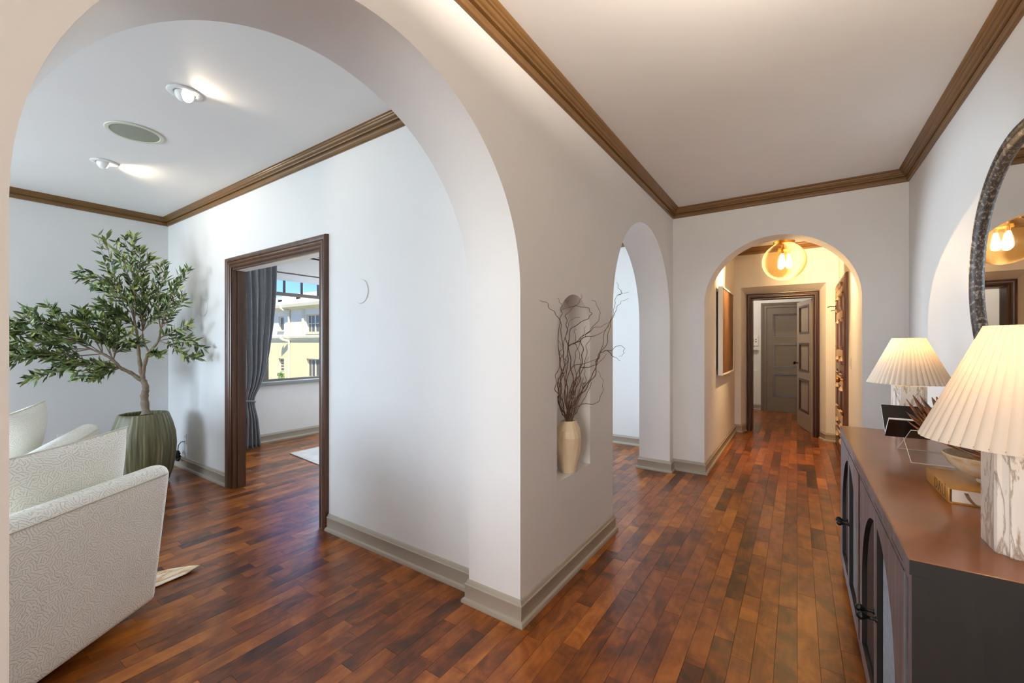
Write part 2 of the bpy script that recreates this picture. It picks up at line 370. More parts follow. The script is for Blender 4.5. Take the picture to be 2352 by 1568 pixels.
    def build(s, name, mats, parent=None, org=None, smooth=35, label=None, cat=None, group=None, kind=None, weld=True, tones=None, normals=True):
        if not isinstance(mats, (list, tuple)): mats = [mats]
        P = Vector((0, 0, 0))
        if parent is not None: P = Vector(parent['_o'])
        O = P if org is None else Vector(org)
        me = bpy.data.meshes.new(name)
        bm = bmesh.new()
        lay = bm.verts.layers.float.new('tone') if tones is not None else None
        bv = [bm.verts.new(Vector(v)-O) for v in s.v]
        if lay:
            for v, t in zip(bv, tones): v[lay] = t
        for f, mi in zip(s.f, s.mi):
            try:
                fc = bm.faces.new([bv[i] for i in f]); fc.material_index = mi
            except ValueError: pass
        if weld: bmesh.ops.remove_doubles(bm, verts=bm.verts[:], dist=1e-5)
        if normals: bmesh.ops.recalc_face_normals(bm, faces=bm.faces[:])
        bm.to_mesh(me); bm.free()
        for mt in mats: me.materials.append(mt)
        if smooth:
            for p in me.polygons: p.use_smooth = True
            try: me.set_sharp_from_angle(angle=math.radians(smooth))
            except Exception: pass
        o = bpy.data.objects.new(name, me); COL.objects.link(o)
        o['_o'] = list(O)
        if parent is not None:
            o.parent = parent; o.location = O-P
        else: o.location = O
        tag(o, label, cat, group, kind)
        return o
def tag(o, label=None, cat=None, group=None, kind=None):
    if label: o['label'] = label
    if cat: o['category'] = cat
    if group: o['group'] = group
    if kind: o['kind'] = kind
def empty(name, loc, label=None, cat=None, group=None, kind=None):
    o = bpy.data.objects.new(name, None); COL.objects.link(o); o.location = loc; o.empty_display_size = .1; o['_o'] = list(loc)
    tag(o, label, cat, group, kind); return o
def copy_tree(o, parent=None):
    c = o.copy(); COL.objects.link(c); c.parent = parent
    for ch in list(o.children): copy_tree(ch, c)
    return c
def arc(cx, cz, r, a0, a1, n):
    return [(cx+r*math.cos(a0+(a1-a0)*i/n), cz+r*math.sin(a0+(a1-a0)*i/n)) for i in range(n+1)]
STR = 'structure'
ZC = 2.775
XW = -5.98
# ------------------------------------------------------------------ shell
MB().box(-6.2, .95, -3.2, 10.0, -.10, -.004).build('floor', M['subfloor'], kind=STR, smooth=0, label='dark stained narrow plank floor running through all the rooms', cat='floor')
floor = bpy.data.objects['floor']
MB().box(-6.2, .95, -3.2, 10.0, ZC, 2.96).build('ceiling', M['ceil'], kind=STR, smooth=0, label='smooth white painted ceiling over the hall and living room', cat='ceiling')
MB().box(-7.5, 2.3, -4.5, 11.2, 2.96, 3.12).build('roof', M['roof'], kind=STR, smooth=0, label='unseen flat roof slab over the house, eaves added to keep the sun out', cat='roof')  # eaves sized to shade the unseen south openings from the sun
# hall left wall with the two arches and the niche
A1 = (.109, 1.69, 1.60); A2 = (2.912, 4.552, 1.575)
def arch(y0, y1, zs, n=56):
    c = (y0+y1)/2; r = (y1-y0)/2
    return [(y0, 0)]+arc(c, zs, r, PI, 0, n)+[(y1, 0)]
X1, X1B = -1.10, -1.42
out = [(-3.1, 0)]+arch(*A1)+arch(*A2)+[(5.5, 0), (5.5, ZC), (-3.1, ZC)]
NY0, NY1, NZ = 2.062, 2.512, .577
nr = (NY1-NY0)/2
niche = [(NY0, NZ)]+[(NY1, NZ)]+arc((NY0+NY1)/2, 1.415, nr, 0, PI, 24)
m = MB().extrude(out, X1, X1B, lambda u, v, d: (d, u, v), holes=[niche], hole_depth=X1-.115)
m.build('wall_left', M['wall'], kind=STR, smooth=30, label='white plaster hall wall with two tall arches and an arched niche', cat='wall')
# end wall with the vestibule arch
XE0, XE1, ZE = -.79, .464, 1.748
cE = (XE0+XE1)/2; rE = (XE1-XE0)/2
out = [(X1, 0), (XE0, 0)]+arc(cE, ZE, rE, PI, 0, 48)+[(XE1, 0), (.95, 0), (.95, ZC), (X1, ZC)]
MB().extrude(out, 4.69, 4.94, lambda u, v, d: (u, d, v)).build('wall_end', M['wall'], kind=STR, smooth=30, label='white end wall of the hall pierced by the vestibule arch', cat='wall')
MB().box(.76, .95, -3.1, 4.69, 0, ZC).build('wall_right', M['wall'], kind=STR, smooth=0, label='white hall wall behind the dark console and mirror', cat='wall')
# hall rear wall with a glazed opening added behind the camera to let light in
MB().extrude([(X1, 0), (-.75, 0), (-.75, 2.3), (.55, 2.3), (.55, 0), (.76, 0), (.76, ZC), (X1, ZC)], -3.1, -2.95, lambda u, v, d: (u, d, v)).build('wall_rear', M['wall'], kind=STR, smooth=0, label='white wall behind the viewpoint with an added garden door opening', cat='wall')
# vestibule side walls and splayed end wall
MB().box(X1, XE0, 4.94, 7.22, 0, ZC).build('wall_vestibule_left', M['wall'], kind=STR, smooth=0, label='white vestibule wall that carries the framed brown picture', cat='wall')
MB().box(XE1, .95, 4.94, 7.22, 0, ZC).build('wall_vestibule_right', M['wall'], kind=STR, smooth=0, label='white vestibule wall with the dark entry door', cat='wall')
m = MB()
fo = [(-.705, 0), (-.705, 2.19), (.328, 2.19), (.328, 0)]; bo = [(-.652, 0), (-.652, 2.108), (.266, 2.108), (.266, 0)]
YV, YB = 7.22, 7.42
outv = [(X1, 0)]+fo+[(.95, 0), (.95, ZC), (X1, ZC)]
m.add([(p[0], YV, p[1]) for p in outv], tessellate_polygon([[Vector((p[0], p[1], 0)) for p in outv]]))
for a, b_ in ((0, 1), (1, 2), (2, 3)):
    m.add([(fo[a][0], YV, fo[a][1]), (fo[b_][0], YV, fo[b_][1]), (bo[b_][0], YB, bo[b_][1]), (bo[a][0], YB, bo[a][1])], [(0, 1, 2, 3)])
outb = [(-1.6, 0)]+bo+[(1.2, 0), (1.2, ZC), (-1.6, ZC)]
tb = tessellate_polygon([[Vector((p[0], p[1], 0)) for p in outb]])
m.add([(p[0], 7.62, p[1]) for p in outb], tb)
for a, b_ in ((0, 1), (1, 2), (2, 3)):
    m.add([(bo[a][0], YB, bo[a][1]), (bo[b_][0], YB, bo[b_][1]), (bo[b_][0], 7.62, bo[b_][1]), (bo[a][0], 7.62, bo[a][1])], [(0, 1, 2, 3)])
m.build('wall_vestibule_end', M['wall'], kind=STR, smooth=0, label='white vestibule end wall with a splayed recess around the doorway', cat='wall', normals=False)
# back room beyond the doorway
BX0, BX1, BY1 = -1.25, .9, 9.85
MB().box(BX0-.1, BX0, 7.62, BY1, 0, ZC).build('wall_back_room_left', M['wall'], kind=STR, smooth=0, label='left wall of the small back room', cat='wall')
MB().box(BX1, BX1+.1, 7.62, BY1, 0, ZC).build('wall_back_room_right', M['wall'], kind=STR, smooth=0, label='right wall of the small back room', cat='wall')
tn = [(-.95, .79), (-.652, .79), (-.652, 1.21), (-.95, 1.21)]
MB().extrude([(BX0-.1, 0), (BX1+.1, 0), (BX1+.1, ZC), (BX0-.1, ZC)], BY1, 10.0, lambda u, v, d: (u, d, v), holes=[tn], hole_depth=BY1+.08).build('wall_back_room_end', M['wall'], kind=STR, smooth=0, label='white back room wall with a small recess beside the closed door', cat='wall')
# living room and dining room outer walls
def west_wall():
    holes = [[(2.0, .82), (4.08, .82), (4.08, 2.356), (2.0, 2.356)], [(4.25, .82), (5.2, .82), (5.2, 2.356), (4.25, 2.356)], [(-1.95, .82), (.25, .82), (.25, 2.3), (-1.95, 2.3)]]  # openings after the first are added out of view to admit light
    return MB().extrude([(-3.2, 0), (5.65, 0), (5.65, ZC), (-3.2, ZC)], XW, XW-.2, lambda u, v, d: (d, u, v), holes=holes)
west_wall().build('wall_west', M['wall'], kind=STR, smooth=0, label='white outer wall with the dining room windows', cat='wall')
MB().extrude([(XW, 0), (X1B, 0), (X1B, ZC), (XW, ZC)], -3.1, -2.95, lambda u, v, d: (u, d, v), holes=[[(-5.8, .65), (-3.3, .65), (-3.3, 2.25), (-5.8, 2.25)]]).build('wall_south', M['wall'], kind=STR, smooth=0, label='white living room wall with an added wide window, out of view', cat='wall')
DX0, DX1, DZ = -4.345, -2.905, 2.045
MB().extrude([(XW, 0), (DX0, 0), (DX0, DZ), (DX1, DZ), (DX1, 0), (X1B, 0), (X1B, ZC), (XW, ZC)], 1.77, 1.87, lambda u, v, d: (u, d, v)).build('wall_partition', M['wall'], kind=STR, smooth=0, label='white living room wall with the dark cased doorway', cat='wall')
MB().box(XW-.2, X1B, 5.5, 5.65, 0, ZC).build('wall_dining_end', M['wall'], kind=STR, smooth=0, label='bright white dining room wall seen through the narrow arch', cat='wall')

# ------------------------------------------------------------------ baseboards and crowns
BP = [(0, 0), (.030, 0), (.031, .010), (.027, .020), (.018, .024), (.016, .026), (.016, .086), (.018, .090), (.018, .095), (.012, .099), (.010, .106), (.006, .114), (.0, .118)]
CPf = [(0, 0), (.010, 0), (.016, .004), (.017, .020), (.021, .026), (.021, .032), (.014, .036), (.014, .041), (.030, .044), (.033, .049), (.033, .054), (.040, .057), (.046, .064), (.048, .070), (.056, .073), (.058, .079), (.066, .084), (.072, .092), (.072, .0965), (0, .0965)]
def bb(name, path, side, label, closed=False): return MB().sweep(BP, path, closed, side).build(name, M['base'], kind=STR, smooth=28, label=label, cat='baseboard')
def crown(name, path, side, label, z0=2.6785, closed=False): return MB().sweep([(o, z0+z) for o, z in CPf], path, closed, side).build(name, M['crown'], kind=STR, smooth=28, label=label, cat='crown moulding')
y0, y1 = A1[1], A2[0]
bb('baseboard_pier', [(DX1+.085, 1.77), (X1B, 1.77), (X1B, y0), (X1, y0), (X1, y1), (X1B, y1), (X1B, 1.87)], -1, 'taupe baseboard wrapping the niche pier')
bb('baseboard_left', [(XW, 1.77), (DX0-.095, 1.77)], -1, 'taupe baseboard left of the cased doorway')
bb('baseboard_end', [(X1B, 5.5), (X1B, A2[1]), (X1, A2[1]), (X1, 4.69), (XE0, 4.69), (XE0, 7.22), (-.705, 7.22), (-.665, 7.38)], -1, 'taupe baseboard round the second arch into the vestibule')
bb('baseboard_vestibule', [(.279, 7.38), (.328, 7.22), (XE1, 7.22), (XE1, 7.2)], -1, 'short taupe baseboard beside the back doorway')
bb('baseboard_dining', [(XW, 1.87), (XW, 5.5), (X1B, 5.5)], -1, 'taupe baseboard under the dining room windows')
bb('baseboard_west', [(XW, -2.95), (XW, 1.77)], -1, 'taupe baseboard along the living room outer wall')
bb('baseboard_near', [(X1B, -2.95), (X1B, A1[0]), (X1, A1[0]), (X1, -2.95)], -1, 'taupe baseboard at the near foot of the big arch')
bb('baseboard_right', [(.76, 4.69), (.76, -2.95)], -1, 'taupe baseboard behind the console')
bb('baseboard_right_end', [(XE1, 4.69), (.76, 4.69)], -1, 'taupe baseboard right of the vestibule arch')
bb('baseboard_back_room', [(BX0, BY1), (-.61, BY1)], -1, 'taupe baseboard beside the closed back room door')
crown('trim_1', [(X1, -2.95), (X1, 4.69), (.76, 4.69), (.76, -2.95)], -1, 'brown crown moulding round the hall ceiling')
crown('trim_2', [(XW, -2.95), (XW, 1.77), (X1B, 1.77), (X1B, -2.95)], -1, 'olive brown crown moulding round the living room ceiling', 2.690)
crown('trim_3', [(XE0, 4.94), (XE0, 7.22), (XE1, 7.22), (XE1, 4.94)], -1, 'brown crown moulding in the lamp-lit vestibule', 2.6785)
crown('trim_4', [(XW, 1.87), (XW, 5.5), (X1B, 5.5), (X1B, 1.87)], -1, 'brown crown moulding in the dining room', 2.64)

# ------------------------------------------------------------------ floor planks
def project(p):
    fx, fy = -math.sin(YAW), math.cos(YAW); rx, ry = math.cos(YAW), math.sin(YAW)
    z = p[0]*fx+p[1]*fy
    if z < .05: return None
    return (1176+964*(p[0]*rx+p[1]*ry)/z, 788-964*(p[2]-CAMH)/z)
BLOCK = [((X1, -3), (X1, A1[0])), ((X1, A1[1]), (X1, A2[0])), ((X1, A2[1]), (X1, 4.69)), ((X1B, A1[1]), (X1, A1[1])), ((XW, 1.77), (DX0, 1.77)), ((DX1, 1.77), (X1B, 1.77)), ((X1, 4.69), (XE0, 4.69)), ((XE1, 4.69), (.8, 4.69)), ((XE0, 4.7), (XE0, 7.2)), ((.23, 1.34), (.23, 3.24)), ((.23, 1.34), (.76, 1.34)), ((-2.70, .756), (-2.05, -.18)), ((XW, 1.8), (XW, 5.5)), ((-.65, 7.4), (XE0, 7.22)), ((.2, 7.6), (0, 8.4)), ((-1.2, 9.85), (.9, 9.85))]
def ccw(a, b, c): return (c[1]-a[1])*(b[0]-a[0]) > (b[1]-a[1])*(c[0]-a[0])
def hidden(p):
    o = (0, 0)
    for a, b in BLOCK:
        if ccw(o, a, b) != ccw(p, a, b) and ccw(o, p, a) != ccw(o, p, b): return True
    return False
PW = .0795
planks = []
rp = random.Random(21)
def tone_r():
    t = rp.random()
    return rp.uniform(.05, .28) if t < .11 else (rp.uniform(.80, 1.0) if t < .32 else rp.gauss(.52, .13))
k0 = int(math.floor(-5.98/PW)); k1 = int(math.ceil(.95/PW))
for k in range(k0, k1):
    x0 = k*PW; x1 = x0+PW
    if x0 < -6.1 or x1 > .95: continue
    ya = -2.95-rp.random()*.6; ymax = 5.5 if x1 < X1 else (9.9 if x0 > -1.3 else 5.5)
    while ya < ymax:
        L = rp.choice([.18, .24, .3, .36, .45, .52, .62, .75, .9]); yb = min(ya+L, ymax)
        planks.append((x0, x1, max(ya, -2.95), yb, min(1, max(0, tone_r())), rp.uniform(0, .0004))); ya = yb
        if yb > ymax-.05: break
def plank_mesh(mb, tones, p):
    x0, x1, ya, yb, t, dz = p; g = .0002; b = .0009; zt = dz-.0002
    vs = [(x0+g, ya+g, -.0035), (x1-g, ya+g, -.0035), (x1-g, yb-g, -.0035), (x0+g, yb-g, -.0035), (x0+g+b*.5, ya+g+b*.5, zt), (x1-g-b*.5, ya+g+b*.5, zt), (x1-g-b*.5, yb-g-b*.5, zt), (x0+g+b*.5, yb-g-b*.5, zt)]
    mb.add(vs, [(4, 5, 6, 7), (0, 1, 5, 4), (1, 2, 6, 5), (2, 3, 7, 6), (3, 0, 4, 7)]); tones += [t]*8
scored = []
for p in planks:
    if p[3]-p[2] < .02: continue
    c = ((p[0]+p[1])/2, (p[2]+p[3])/2, 0); q = project(c); s = 0
    if q and -60 < q[0] < 2412 and 0 < q[1] < 1640 and not hidden(c[:2]):
        qs = [project((x, y, 0)) for x, y in ((p[0], p[2]), (p[1], p[2]), (p[1], p[3]), (p[0], p[3]))]
        if all(qs): s = abs(sum(qs[i][0]*qs[(i+1) % 4][1]-qs[(i+1) % 4][0]*qs[i][1] for i in range(4)))/2
    scored.append((s, p))
scored.sort(key=lambda e: -e[0])
for s, p in scored[:300]:
    mb = MB(); tn_ = []; plank_mesh(mb, tn_, p)
    mb.build('plank', M['plank'], parent=floor, org=((p[0]+p[1])/2, (p[2]+p[3])/2, 0), smooth=0, tones=tn_, weld=False, normals=False)
mb = MB(); tn_ = []
for s, p in scored[300:]: plank_mesh(mb, tn_, p)
mb.build('planks', M['plank'], parent=floor, smooth=0, tones=tn_, weld=False, kind='stuff', normals=False)
# ------------------------------------------------------------------ doorway between living and dining room
def casing_frame(mb, prof, x0, x1, z1, yf, dirn):
    """prof: (across, out) from opening edge outward; U-shaped casing in plane y=yf protruding dirn"""
    prof2 = prof
    path = [(x0, 0), (x0, z1), (x1, z1), (x1, 0)]
    def off(i, a):
        return [(x0-a, 0), (x0-a, z1+a), (x1+a, z1+a), (x1+a, 0)][i]
    vs = []; k = len(prof2)
    for i in range(4):
        for a, o in prof2:
            u, w = off(i, a); vs.append((u, yf+dirn*o, w))
    fs = []
    for i in range(3):
        for j in range(k):
            j2 = (j+1) % k; fs.append((i*k+j, i*k+j2, (i+1)*k+j2, (i+1)*k+j))
    fs += [tuple(range(k)), tuple(3*k+j for j in range(k))]
    mb.add(vs, fs)
CAS = [(0, 0), (0, .014), (.008, .020), (.018, .014), (.026, .014), (.030, .020), (.040, .026), (.052, .022), (.058, .016), (.062, .022), (.078, .030), (.088, .032), (.094, .026), (.097, 0)]
d1 = empty('door_1', ((DX0+DX1)/2, 1.77, 0), 'brown cased doorway from living room to dining room', 'doorway', kind=STR)
mb = MB(); casing_frame(mb, CAS, DX0, DX1, DZ, 1.77, -1); mb.build('casing', M['casing'], d1, smooth=25)
mb = MB(); mb.box(DX0, DX0+.018, 1.765, 1.875, 0, DZ); mb.box(DX1-.018, DX1, 1.765, 1.875, 0, DZ); mb.box(DX0+.018, DX1-.018, 1.765, 1.785, DZ-.018, DZ)
mb.box(DX0+.018, DX0+.030, 1.80, 1.815, 0, DZ-.018); mb.box(DX1-.030, DX1-.018, 1.80, 1.815, 0, DZ-.018)
mb.build('jamb', M['casing'], d1, smooth=0)
MB().box(DX0+.018, DX1-.018, 1.785, 1.875, DZ-.018, DZ).build('head_soffit', M['white'], d1, smooth=0, label='white painted underside of the door head')
# ------------------------------------------------------------------ doorway at the end of the vestibule, with its open leaf
def panel_leaf(parent, name, w, h, t, T, mat, pmat, rows, mx=.13, knob=None, parts=True):
    """leaf in local u 0..w, d 0..t, z; rows = [(z0,z1)] recessed panels"""
    mb = MB()
    mb.box(0, mx, 0, t, 0, h, T=T); mb.box(w-mx, w, 0, t, 0, h, T=T)
    zs = [0]+[z for r in rows for z in r]+[h]
    for a, b_ in zip(zs[0::2], zs[1::2]): mb.box(mx, w-mx, 0, t, a, b_, T=T)
    lf = mb.build(name, mat, parent, smooth=0)
    for (a, b_) in rows:
        p = MB(); p.box(mx, w-mx, t*.35, t*.65, a, b_, T=T)
        pn = p.build('panel', pmat, lf if parts else parent, smooth=0)
        q = MB(); e = .022
        for d0, d1_ in ((-.006, .012), (t-.012, t+.006)):
            q.box(mx-.008, mx+e, d0, d1_, a-.008, b_+.008, T=T); q.box(w-mx-e, w-mx+.008, d0, d1_, a-.008, b_+.008, T=T)
            q.box(mx+e, w-mx-e, d0, d1_, a-.008, a+e, T=T); q.box(mx+e, w-mx-e, d0, d1_, b_-e, b_+.008, T=T)
        q.build('panel_moulding', M['darkcasing'], lf if parts else parent, smooth=0)
    return lf
CD = [(0, 0), (0, .020), (.010, .028), (.020, .022), (.028, .022), (.034, .030), (.048, .034), (.060, .030), (.066, .024), (.074, .024), (.074, 0)]
FX0, FX1, FZ = -.578, .192, 2.034
d2 = empty('door_2', (-.19, YB, 0), 'dark brown door frame at the vestibule end with a grey-brown leaf standing open', 'door', kind=STR)
mb = MB(); casing_frame(mb, CD, FX0, FX1, FZ, YB+.012, -1); mb.build('frame', M['darkcasing'], d2, smooth=25)
mb = MB(); mb.box(FX0-.07, FX0+.004, YB+.012, 7.66, 0, FZ); mb.box(FX1-.004, FX1+.07, YB+.012, 7.66, 0, FZ); mb.box(FX0, FX1, YB+.012, 7.66, FZ-.012, FZ+.07)
mb.build('jamb', M['darkcasing'], d2, smooth=0)
H0 = Vector((.176, 7.672)); dv = (Vector((-.004, 8.42))-H0).normalized(); nv = Vector((dv.y, -dv.x))
def TL(u, d, z): return (H0.x+dv.x*u+nv.x*d, H0.y+dv.y*u+nv.y*d, z+.008)
lf = panel_leaf(d2, 'leaf', .76, 2.01, .046, TL, M['greydoor'], M['greydoor'], [(.27, .77), (.90, 1.34), (1.50, 1.93)], .13)
mb = MB(); mb.lathe((0, 0, 0), [(.008, 0), (.008, .03), (.024, .04), (.028, .055), (.018, .068)], 16)
mb.v = [TL(.70+x, -z, 1.02+y) for x, y, z in mb.v]; mb.build('leaf_knob', M['darkmetal'], d2, smooth=40)
# closed door in the back room
d4 = empty('door_3', (-.1, BY1, 0), 'closed taupe three-panel door at the far end of the back room', 'door', kind=STR)
mb = MB(); casing_frame(mb, [(0, 0), (0, .016), (.012, .024), (.03, .02), (.05, .02), (.07, .03), (.098, .034), (.105, .02), (.105, 0)], -.50, .34, 2.05, BY1, -1); mb.build('casing', M['taupedoor'], d4, smooth=25)
panel_leaf(d4, 'leaf', .84, 2.05, .03, lambda u, d, z: (-.50+u, BY1-.004-.03+d+.02, z), M['taupedoor'], M['taupedoor'], [(.29, .75), (.885, 1.335), (1.465, 1.925)], .105)
# ------------------------------------------------------------------ entry door in the vestibule's right wall
d3 = empty('door_4', (XE1, 6.5, 0), 'dark carved entry door with panel reflections modelled as pale raised plates in the vestibule', 'door', kind=STR)
EY0, EY1, EZ = 5.93, 7.12, 2.06
mb = MB(); casing_frame(mb, CD, EY0, EY1, EZ, 0, -1)
mb.v = [(XE1+y, x, z) for x, y, z in mb.v]; mb.build('casing', M['entry'], d3, smooth=25)
def TE(u, d, z): return (XE1-.006-d, EY0+u, z)
mb = MB(); w = EY1-EY0
mb.box(.002, w-.002, -.02, .012, .005, EZ-.002, T=TE)
for u0, u1 in ((0, .10), (w-.10, w), (w/2-.05, w/2+.05)): mb.box(u0+.004, u1-.004, .010, .026, .01, EZ-.006, T=TE)
for z0, z1 in ((.01, .16), (EZ-.10, EZ-.008), (1.02, 1.10)): mb.box(.1, w-.1, .010, .025, z0, z1, T=TE)
lf = mb.build('leaf', M['entry'], d3, smooth=0)
for (z0, z1) in ((.20, .30), (.385, .545), (.815, .975), (1.16, 1.30), (1.615, 1.765), (1.912, 2.04)):  # reflections off the polished panels, modelled as pale raised shapes
    p = MB(); p.bbox(.16, w-.16, .022, .034, z0+.03, z1-.03, .006, 1, T=TE)
    for u in (.30, w-.30):
        for zz, s_ in ((z0+.03, -1), (z1-.03, 1)):
            p.add([TE(u-.05, .024, zz), TE(u+.05, .024, zz), TE(u+.11, .026, zz+s_*.045), TE(u-.11, .026, zz+s_*.045), TE(u-.05, .034, zz), TE(u+.05, .034, zz), TE(u+.11, .05, zz+s_*.045), TE(u-.11, .05, zz+s_*.045)], [(0, 1, 2, 3), (4, 5, 6, 7), (0, 1, 5, 4), (1, 2, 6, 5), (2, 3, 7, 6), (3, 0, 4, 7)])
    p.build('glint', M['plate'], lf, smooth=30, label='reflected light modelled as a pale raised plaque with flared ears')
mb = MB(); mb.lathe((0, 0, 0), [(.030, 0), (.030, .006), (.012, .012), (.011, .034), (.026, .042), (.032, .056), (.026, .070), (.010, .076)], 20)
mb.v = [TE(-.035+.12+x, .02+z, .935+y) for x, y, z in mb.v]; mb.build('knob', M['brass'], d3, smooth=40, label='round brass knob')
mb = MB(); mb.box(w-.03, w-.005, .02, .034, 1.62, 1.86, T=TE); mb.tube([TE(w-.015, .03, 1.84), TE(w-.015, .09, 1.845), TE(w-.015, .12, 1.835)], .006, 8); mb.build('latch', M['darkmetal'], d3, smooth=40)

# ------------------------------------------------------------------ dining room window and unseen windows added for their light
w1 = empty('window_1', (XW, 3.04, .82), 'grey-brown casement window with a three-light transom in the dining room', 'window', kind=STR)
xo0, xo1 = XW-.10, XW-.05
def bar(name, y0, y1, z0, z1, x0=xo0, x1=xo1, mat='frame', parent=w1, label=None):
    return MB().bbox(x0, x1, y0, y1, z0, z1, .004, 1).build(name, M[mat], parent, smooth=0, label=label)
bar('stile', 2.832, 2.905, .82, 2.356); bar('stile', 2.0, 2.05, .82, 2.356); bar('stile', 4.03, 4.08, .82, 2.356)
bar('rail', 2.905, 4.03, .82, .85); bar('rail', 2.05, 2.832, .82, .85); bar('rail', 2.05, 2.832, 2.32, 2.356); bar('rail', 2.905, 4.03, 2.335, 2.356)
bar('transom_rail', 2.905, 4.03, 2.025, 2.073); bar('transom_rail', 2.05, 2.832, 2.025, 2.073)
for y in (3.128, 3.384, 3.64, 3.896): bar('muntin', y-.009, y+.009, 2.073, 2.335)
for y in (2.31, 2.57): bar('muntin', y-.009, y+.009, 2.073, 2.32)
for a, b_, c, d in ((2.05, 2.832, .85, 2.025), (2.905, 4.03, .85, 2.025), (2.05, 2.832, 2.073, 2.32), (2.905, 4.03, 2.073, 2.335)):
    MB().box(XW-.078, XW-.072, a, b_, c, d).build('pane', M['glass'], w1, smooth=0)
bar('sill', 1.96, 4.12, .772, .815, XW-.10, XW+.045, 'sill', label='grey painted sill')
mb = MB(); mb.tube([(XW-.045, 2.83, 1.40), (XW-.02, 2.825, 1.40), (XW-.012, 2.79, 1.385), (XW-.02, 2.76, 1.33)], .007, 8); mb.build('latch', M['darkmetal'], w1, smooth=40)
bl = empty('roller_shade', (XW+.0, 3.45, 2.24), 'white roller shade drawn part way over the transom lights', 'window shade')
MB().box(XW-.035, XW-.031, 2.91, 4.02, 2.245, 2.338).build('shade_cloth', M['shadeblind'], bl, smooth=0)
MB().tube([(XW-.033, 2.91, 2.243), (XW-.033, 4.02, 2.243)], .006, 8).build('bottom_bar', M['white'], bl, smooth=40)
def plain_window(name, fx, u0, u1, z0, z1, n, label):
    w_ = empty(name, fx((u0+u1)/2, 0, z0), label, 'window', kind=STR)
    for k in range(n+1):
        u = u0+(u1-u0)*k/n; a, b_ = max(u0, u-.03), min(u1, u+.03)
        p, q = fx(a, -.03, z0), fx(b_, .03, z1); MB().box(min(p[0], q[0]), max(p[0], q[0]), min(p[1], q[1]), max(p[1], q[1]), z0, z1).build('stile', M['frame'], w_, smooth=0)
    for z in (z0+.025, z1-.025):
        p, q = fx(u0, -.03, z-.025), fx(u1, .03, z+.025); MB().box(min(p[0], q[0]), max(p[0], q[0]), min(p[1], q[1]), max(p[1], q[1]), z-.025, z+.025).build('rail', M['frame'], w_, smooth=0)
    p, q = fx(u0, -.003, z0), fx(u1, .003, z1); MB().box(min(p[0], q[0]), max(p[0], q[0]), min(p[1], q[1]), max(p[1], q[1]), z0, z1).build('pane', M['glass'], w_, smooth=0)
plain_window('window_2', lambda u, d, z: (XW-.1+d, u, z), 4.25, 5.2, .82, 2.356, 1, 'second dining room window, added out of view for its light')
plain_window('window_3', lambda u, d, z: (XW-.1+d, u, z), -1.95, .25, .82, 2.3, 2, 'living room side window, added out of view for its light')
plain_window('window_4', lambda u, d, z: (u, -3.02+d, z), -5.8, -3.3, .65, 2.25, 3, 'wide living room window, added out of view for its light')
plain_window('window_5', lambda u, d, z: (u, -3.02+d, z), -.75, .55, .0, 2.3, 2, 'unseen glazed garden door added behind the viewpoint to light the hall')

# ------------------------------------------------------------------ curtain
def lerp(tab, z):
    for (z0, v0), (z1, v1) in zip(tab, tab[1:]):
        if z <= z1: t = (z-z0)/(z1-z0); t = max(0, min(1, t)); return v0+(v1-v0)*t
    return tab[-1][1]
cu = empty('curtain', (XW+.17, 2.5, 0), 'slate grey floor-length curtain tied back beside the dining room window', 'curtain')
YR = [(0.0, 2.700), (.1, 2.692), (.35, 2.665), (.58, 2.625), (.62, 2.622), (.68, 2.640), (.80, 2.70), (1.0, 2.765), (1.25, 2.80), (1.6, 2.84), (2.0, 2.868), (2.55, 2.882)]
YL = [(0.0, 2.31), (.3, 2.36), (.60, 2.42), (.9, 2.35), (1.4, 2.25), (2.55, 2.14)]
nu, nv_ = 150, 60; vs = []
for j in range(nv_+1):
    z = .012+2.54*j/nv_; a, b_ = lerp(YL, z), lerp(YR, z)
    pin = math.exp(-((z-.60)/.16)**2)
    amp = (.034 if z > .6 else .045)*(1-.6*pin)
    for i in range(nu+1):
        u = i/nu; ph = 2*PI*8*u+.5*math.sin(5*u+z*1.3)
        x = XW+.185+amp*math.sin(ph)+.010*math.sin(ph*2.3+z*2)-.02*pin
        y = a+(b_-a)*(u+.012*math.sin(ph*1.0+1)*(1-pin))
        vs.append((x, y, z))
fs = [(j*(nu+1)+i, j*(nu+1)+i+1, (j+1)*(nu+1)+i+1, (j+1)*(nu+1)+i) for j in range(nv_) for i in range(nu)]
o = MB().add(vs, fs).build('cloth', M['curtain'], cu, smooth=80)
sd = o.modifiers.new('thick', 'SOLIDIFY'); sd.thickness = .004
mb = MB(); pts = []
for i in range(28):
    a = 2*PI*i/28; pts.append((XW+.165+.042*math.cos(a), 2.522+.112*math.sin(a), .602+.012*math.cos(a)-.01*math.sin(a)))
mb.tube(pts, .009, 8, closed=True).build('tieback', M['curtain'], cu, smooth=40)
mb = MB(); mb.tube([(XW+.185, 2.05, 2.57), (XW+.185, 4.2, 2.57)], .012, 10)
for y in (2.08, 4.17): mb.tube([(XW, y, 2.57), (XW+.185, y, 2.57)], .007, 8)
mb.build('rod', M['darkmetal'], cu, smooth=40)
for i in range(9):
    y = 2.16+.088*i; MB().tube([(XW+.185+.02*math.cos(2*PI*k/14), y, 2.57-.004+.02*math.sin(2*PI*k/14)) for k in range(14)], .0025, 6, closed=True).build('ring', M['darkmetal'], cu, smooth=40)
cz_, sz_ = math.cos(-.10), math.sin(-.10)
mb = MB(); mb.bbox(0, 2.2, 0, 1.95, .001, .010, .004, 1, T=lambda x, y, z: (-5.133+x*cz_-y*sz_*.1, 2.715+x*sz_+y*cz_, z))
mb.build('rug', M['rug'], None, org=(-4.1, 3.5, 0), smooth=0, label='pale grey area rug on the dining room floor beyond the doorway', cat='rug')
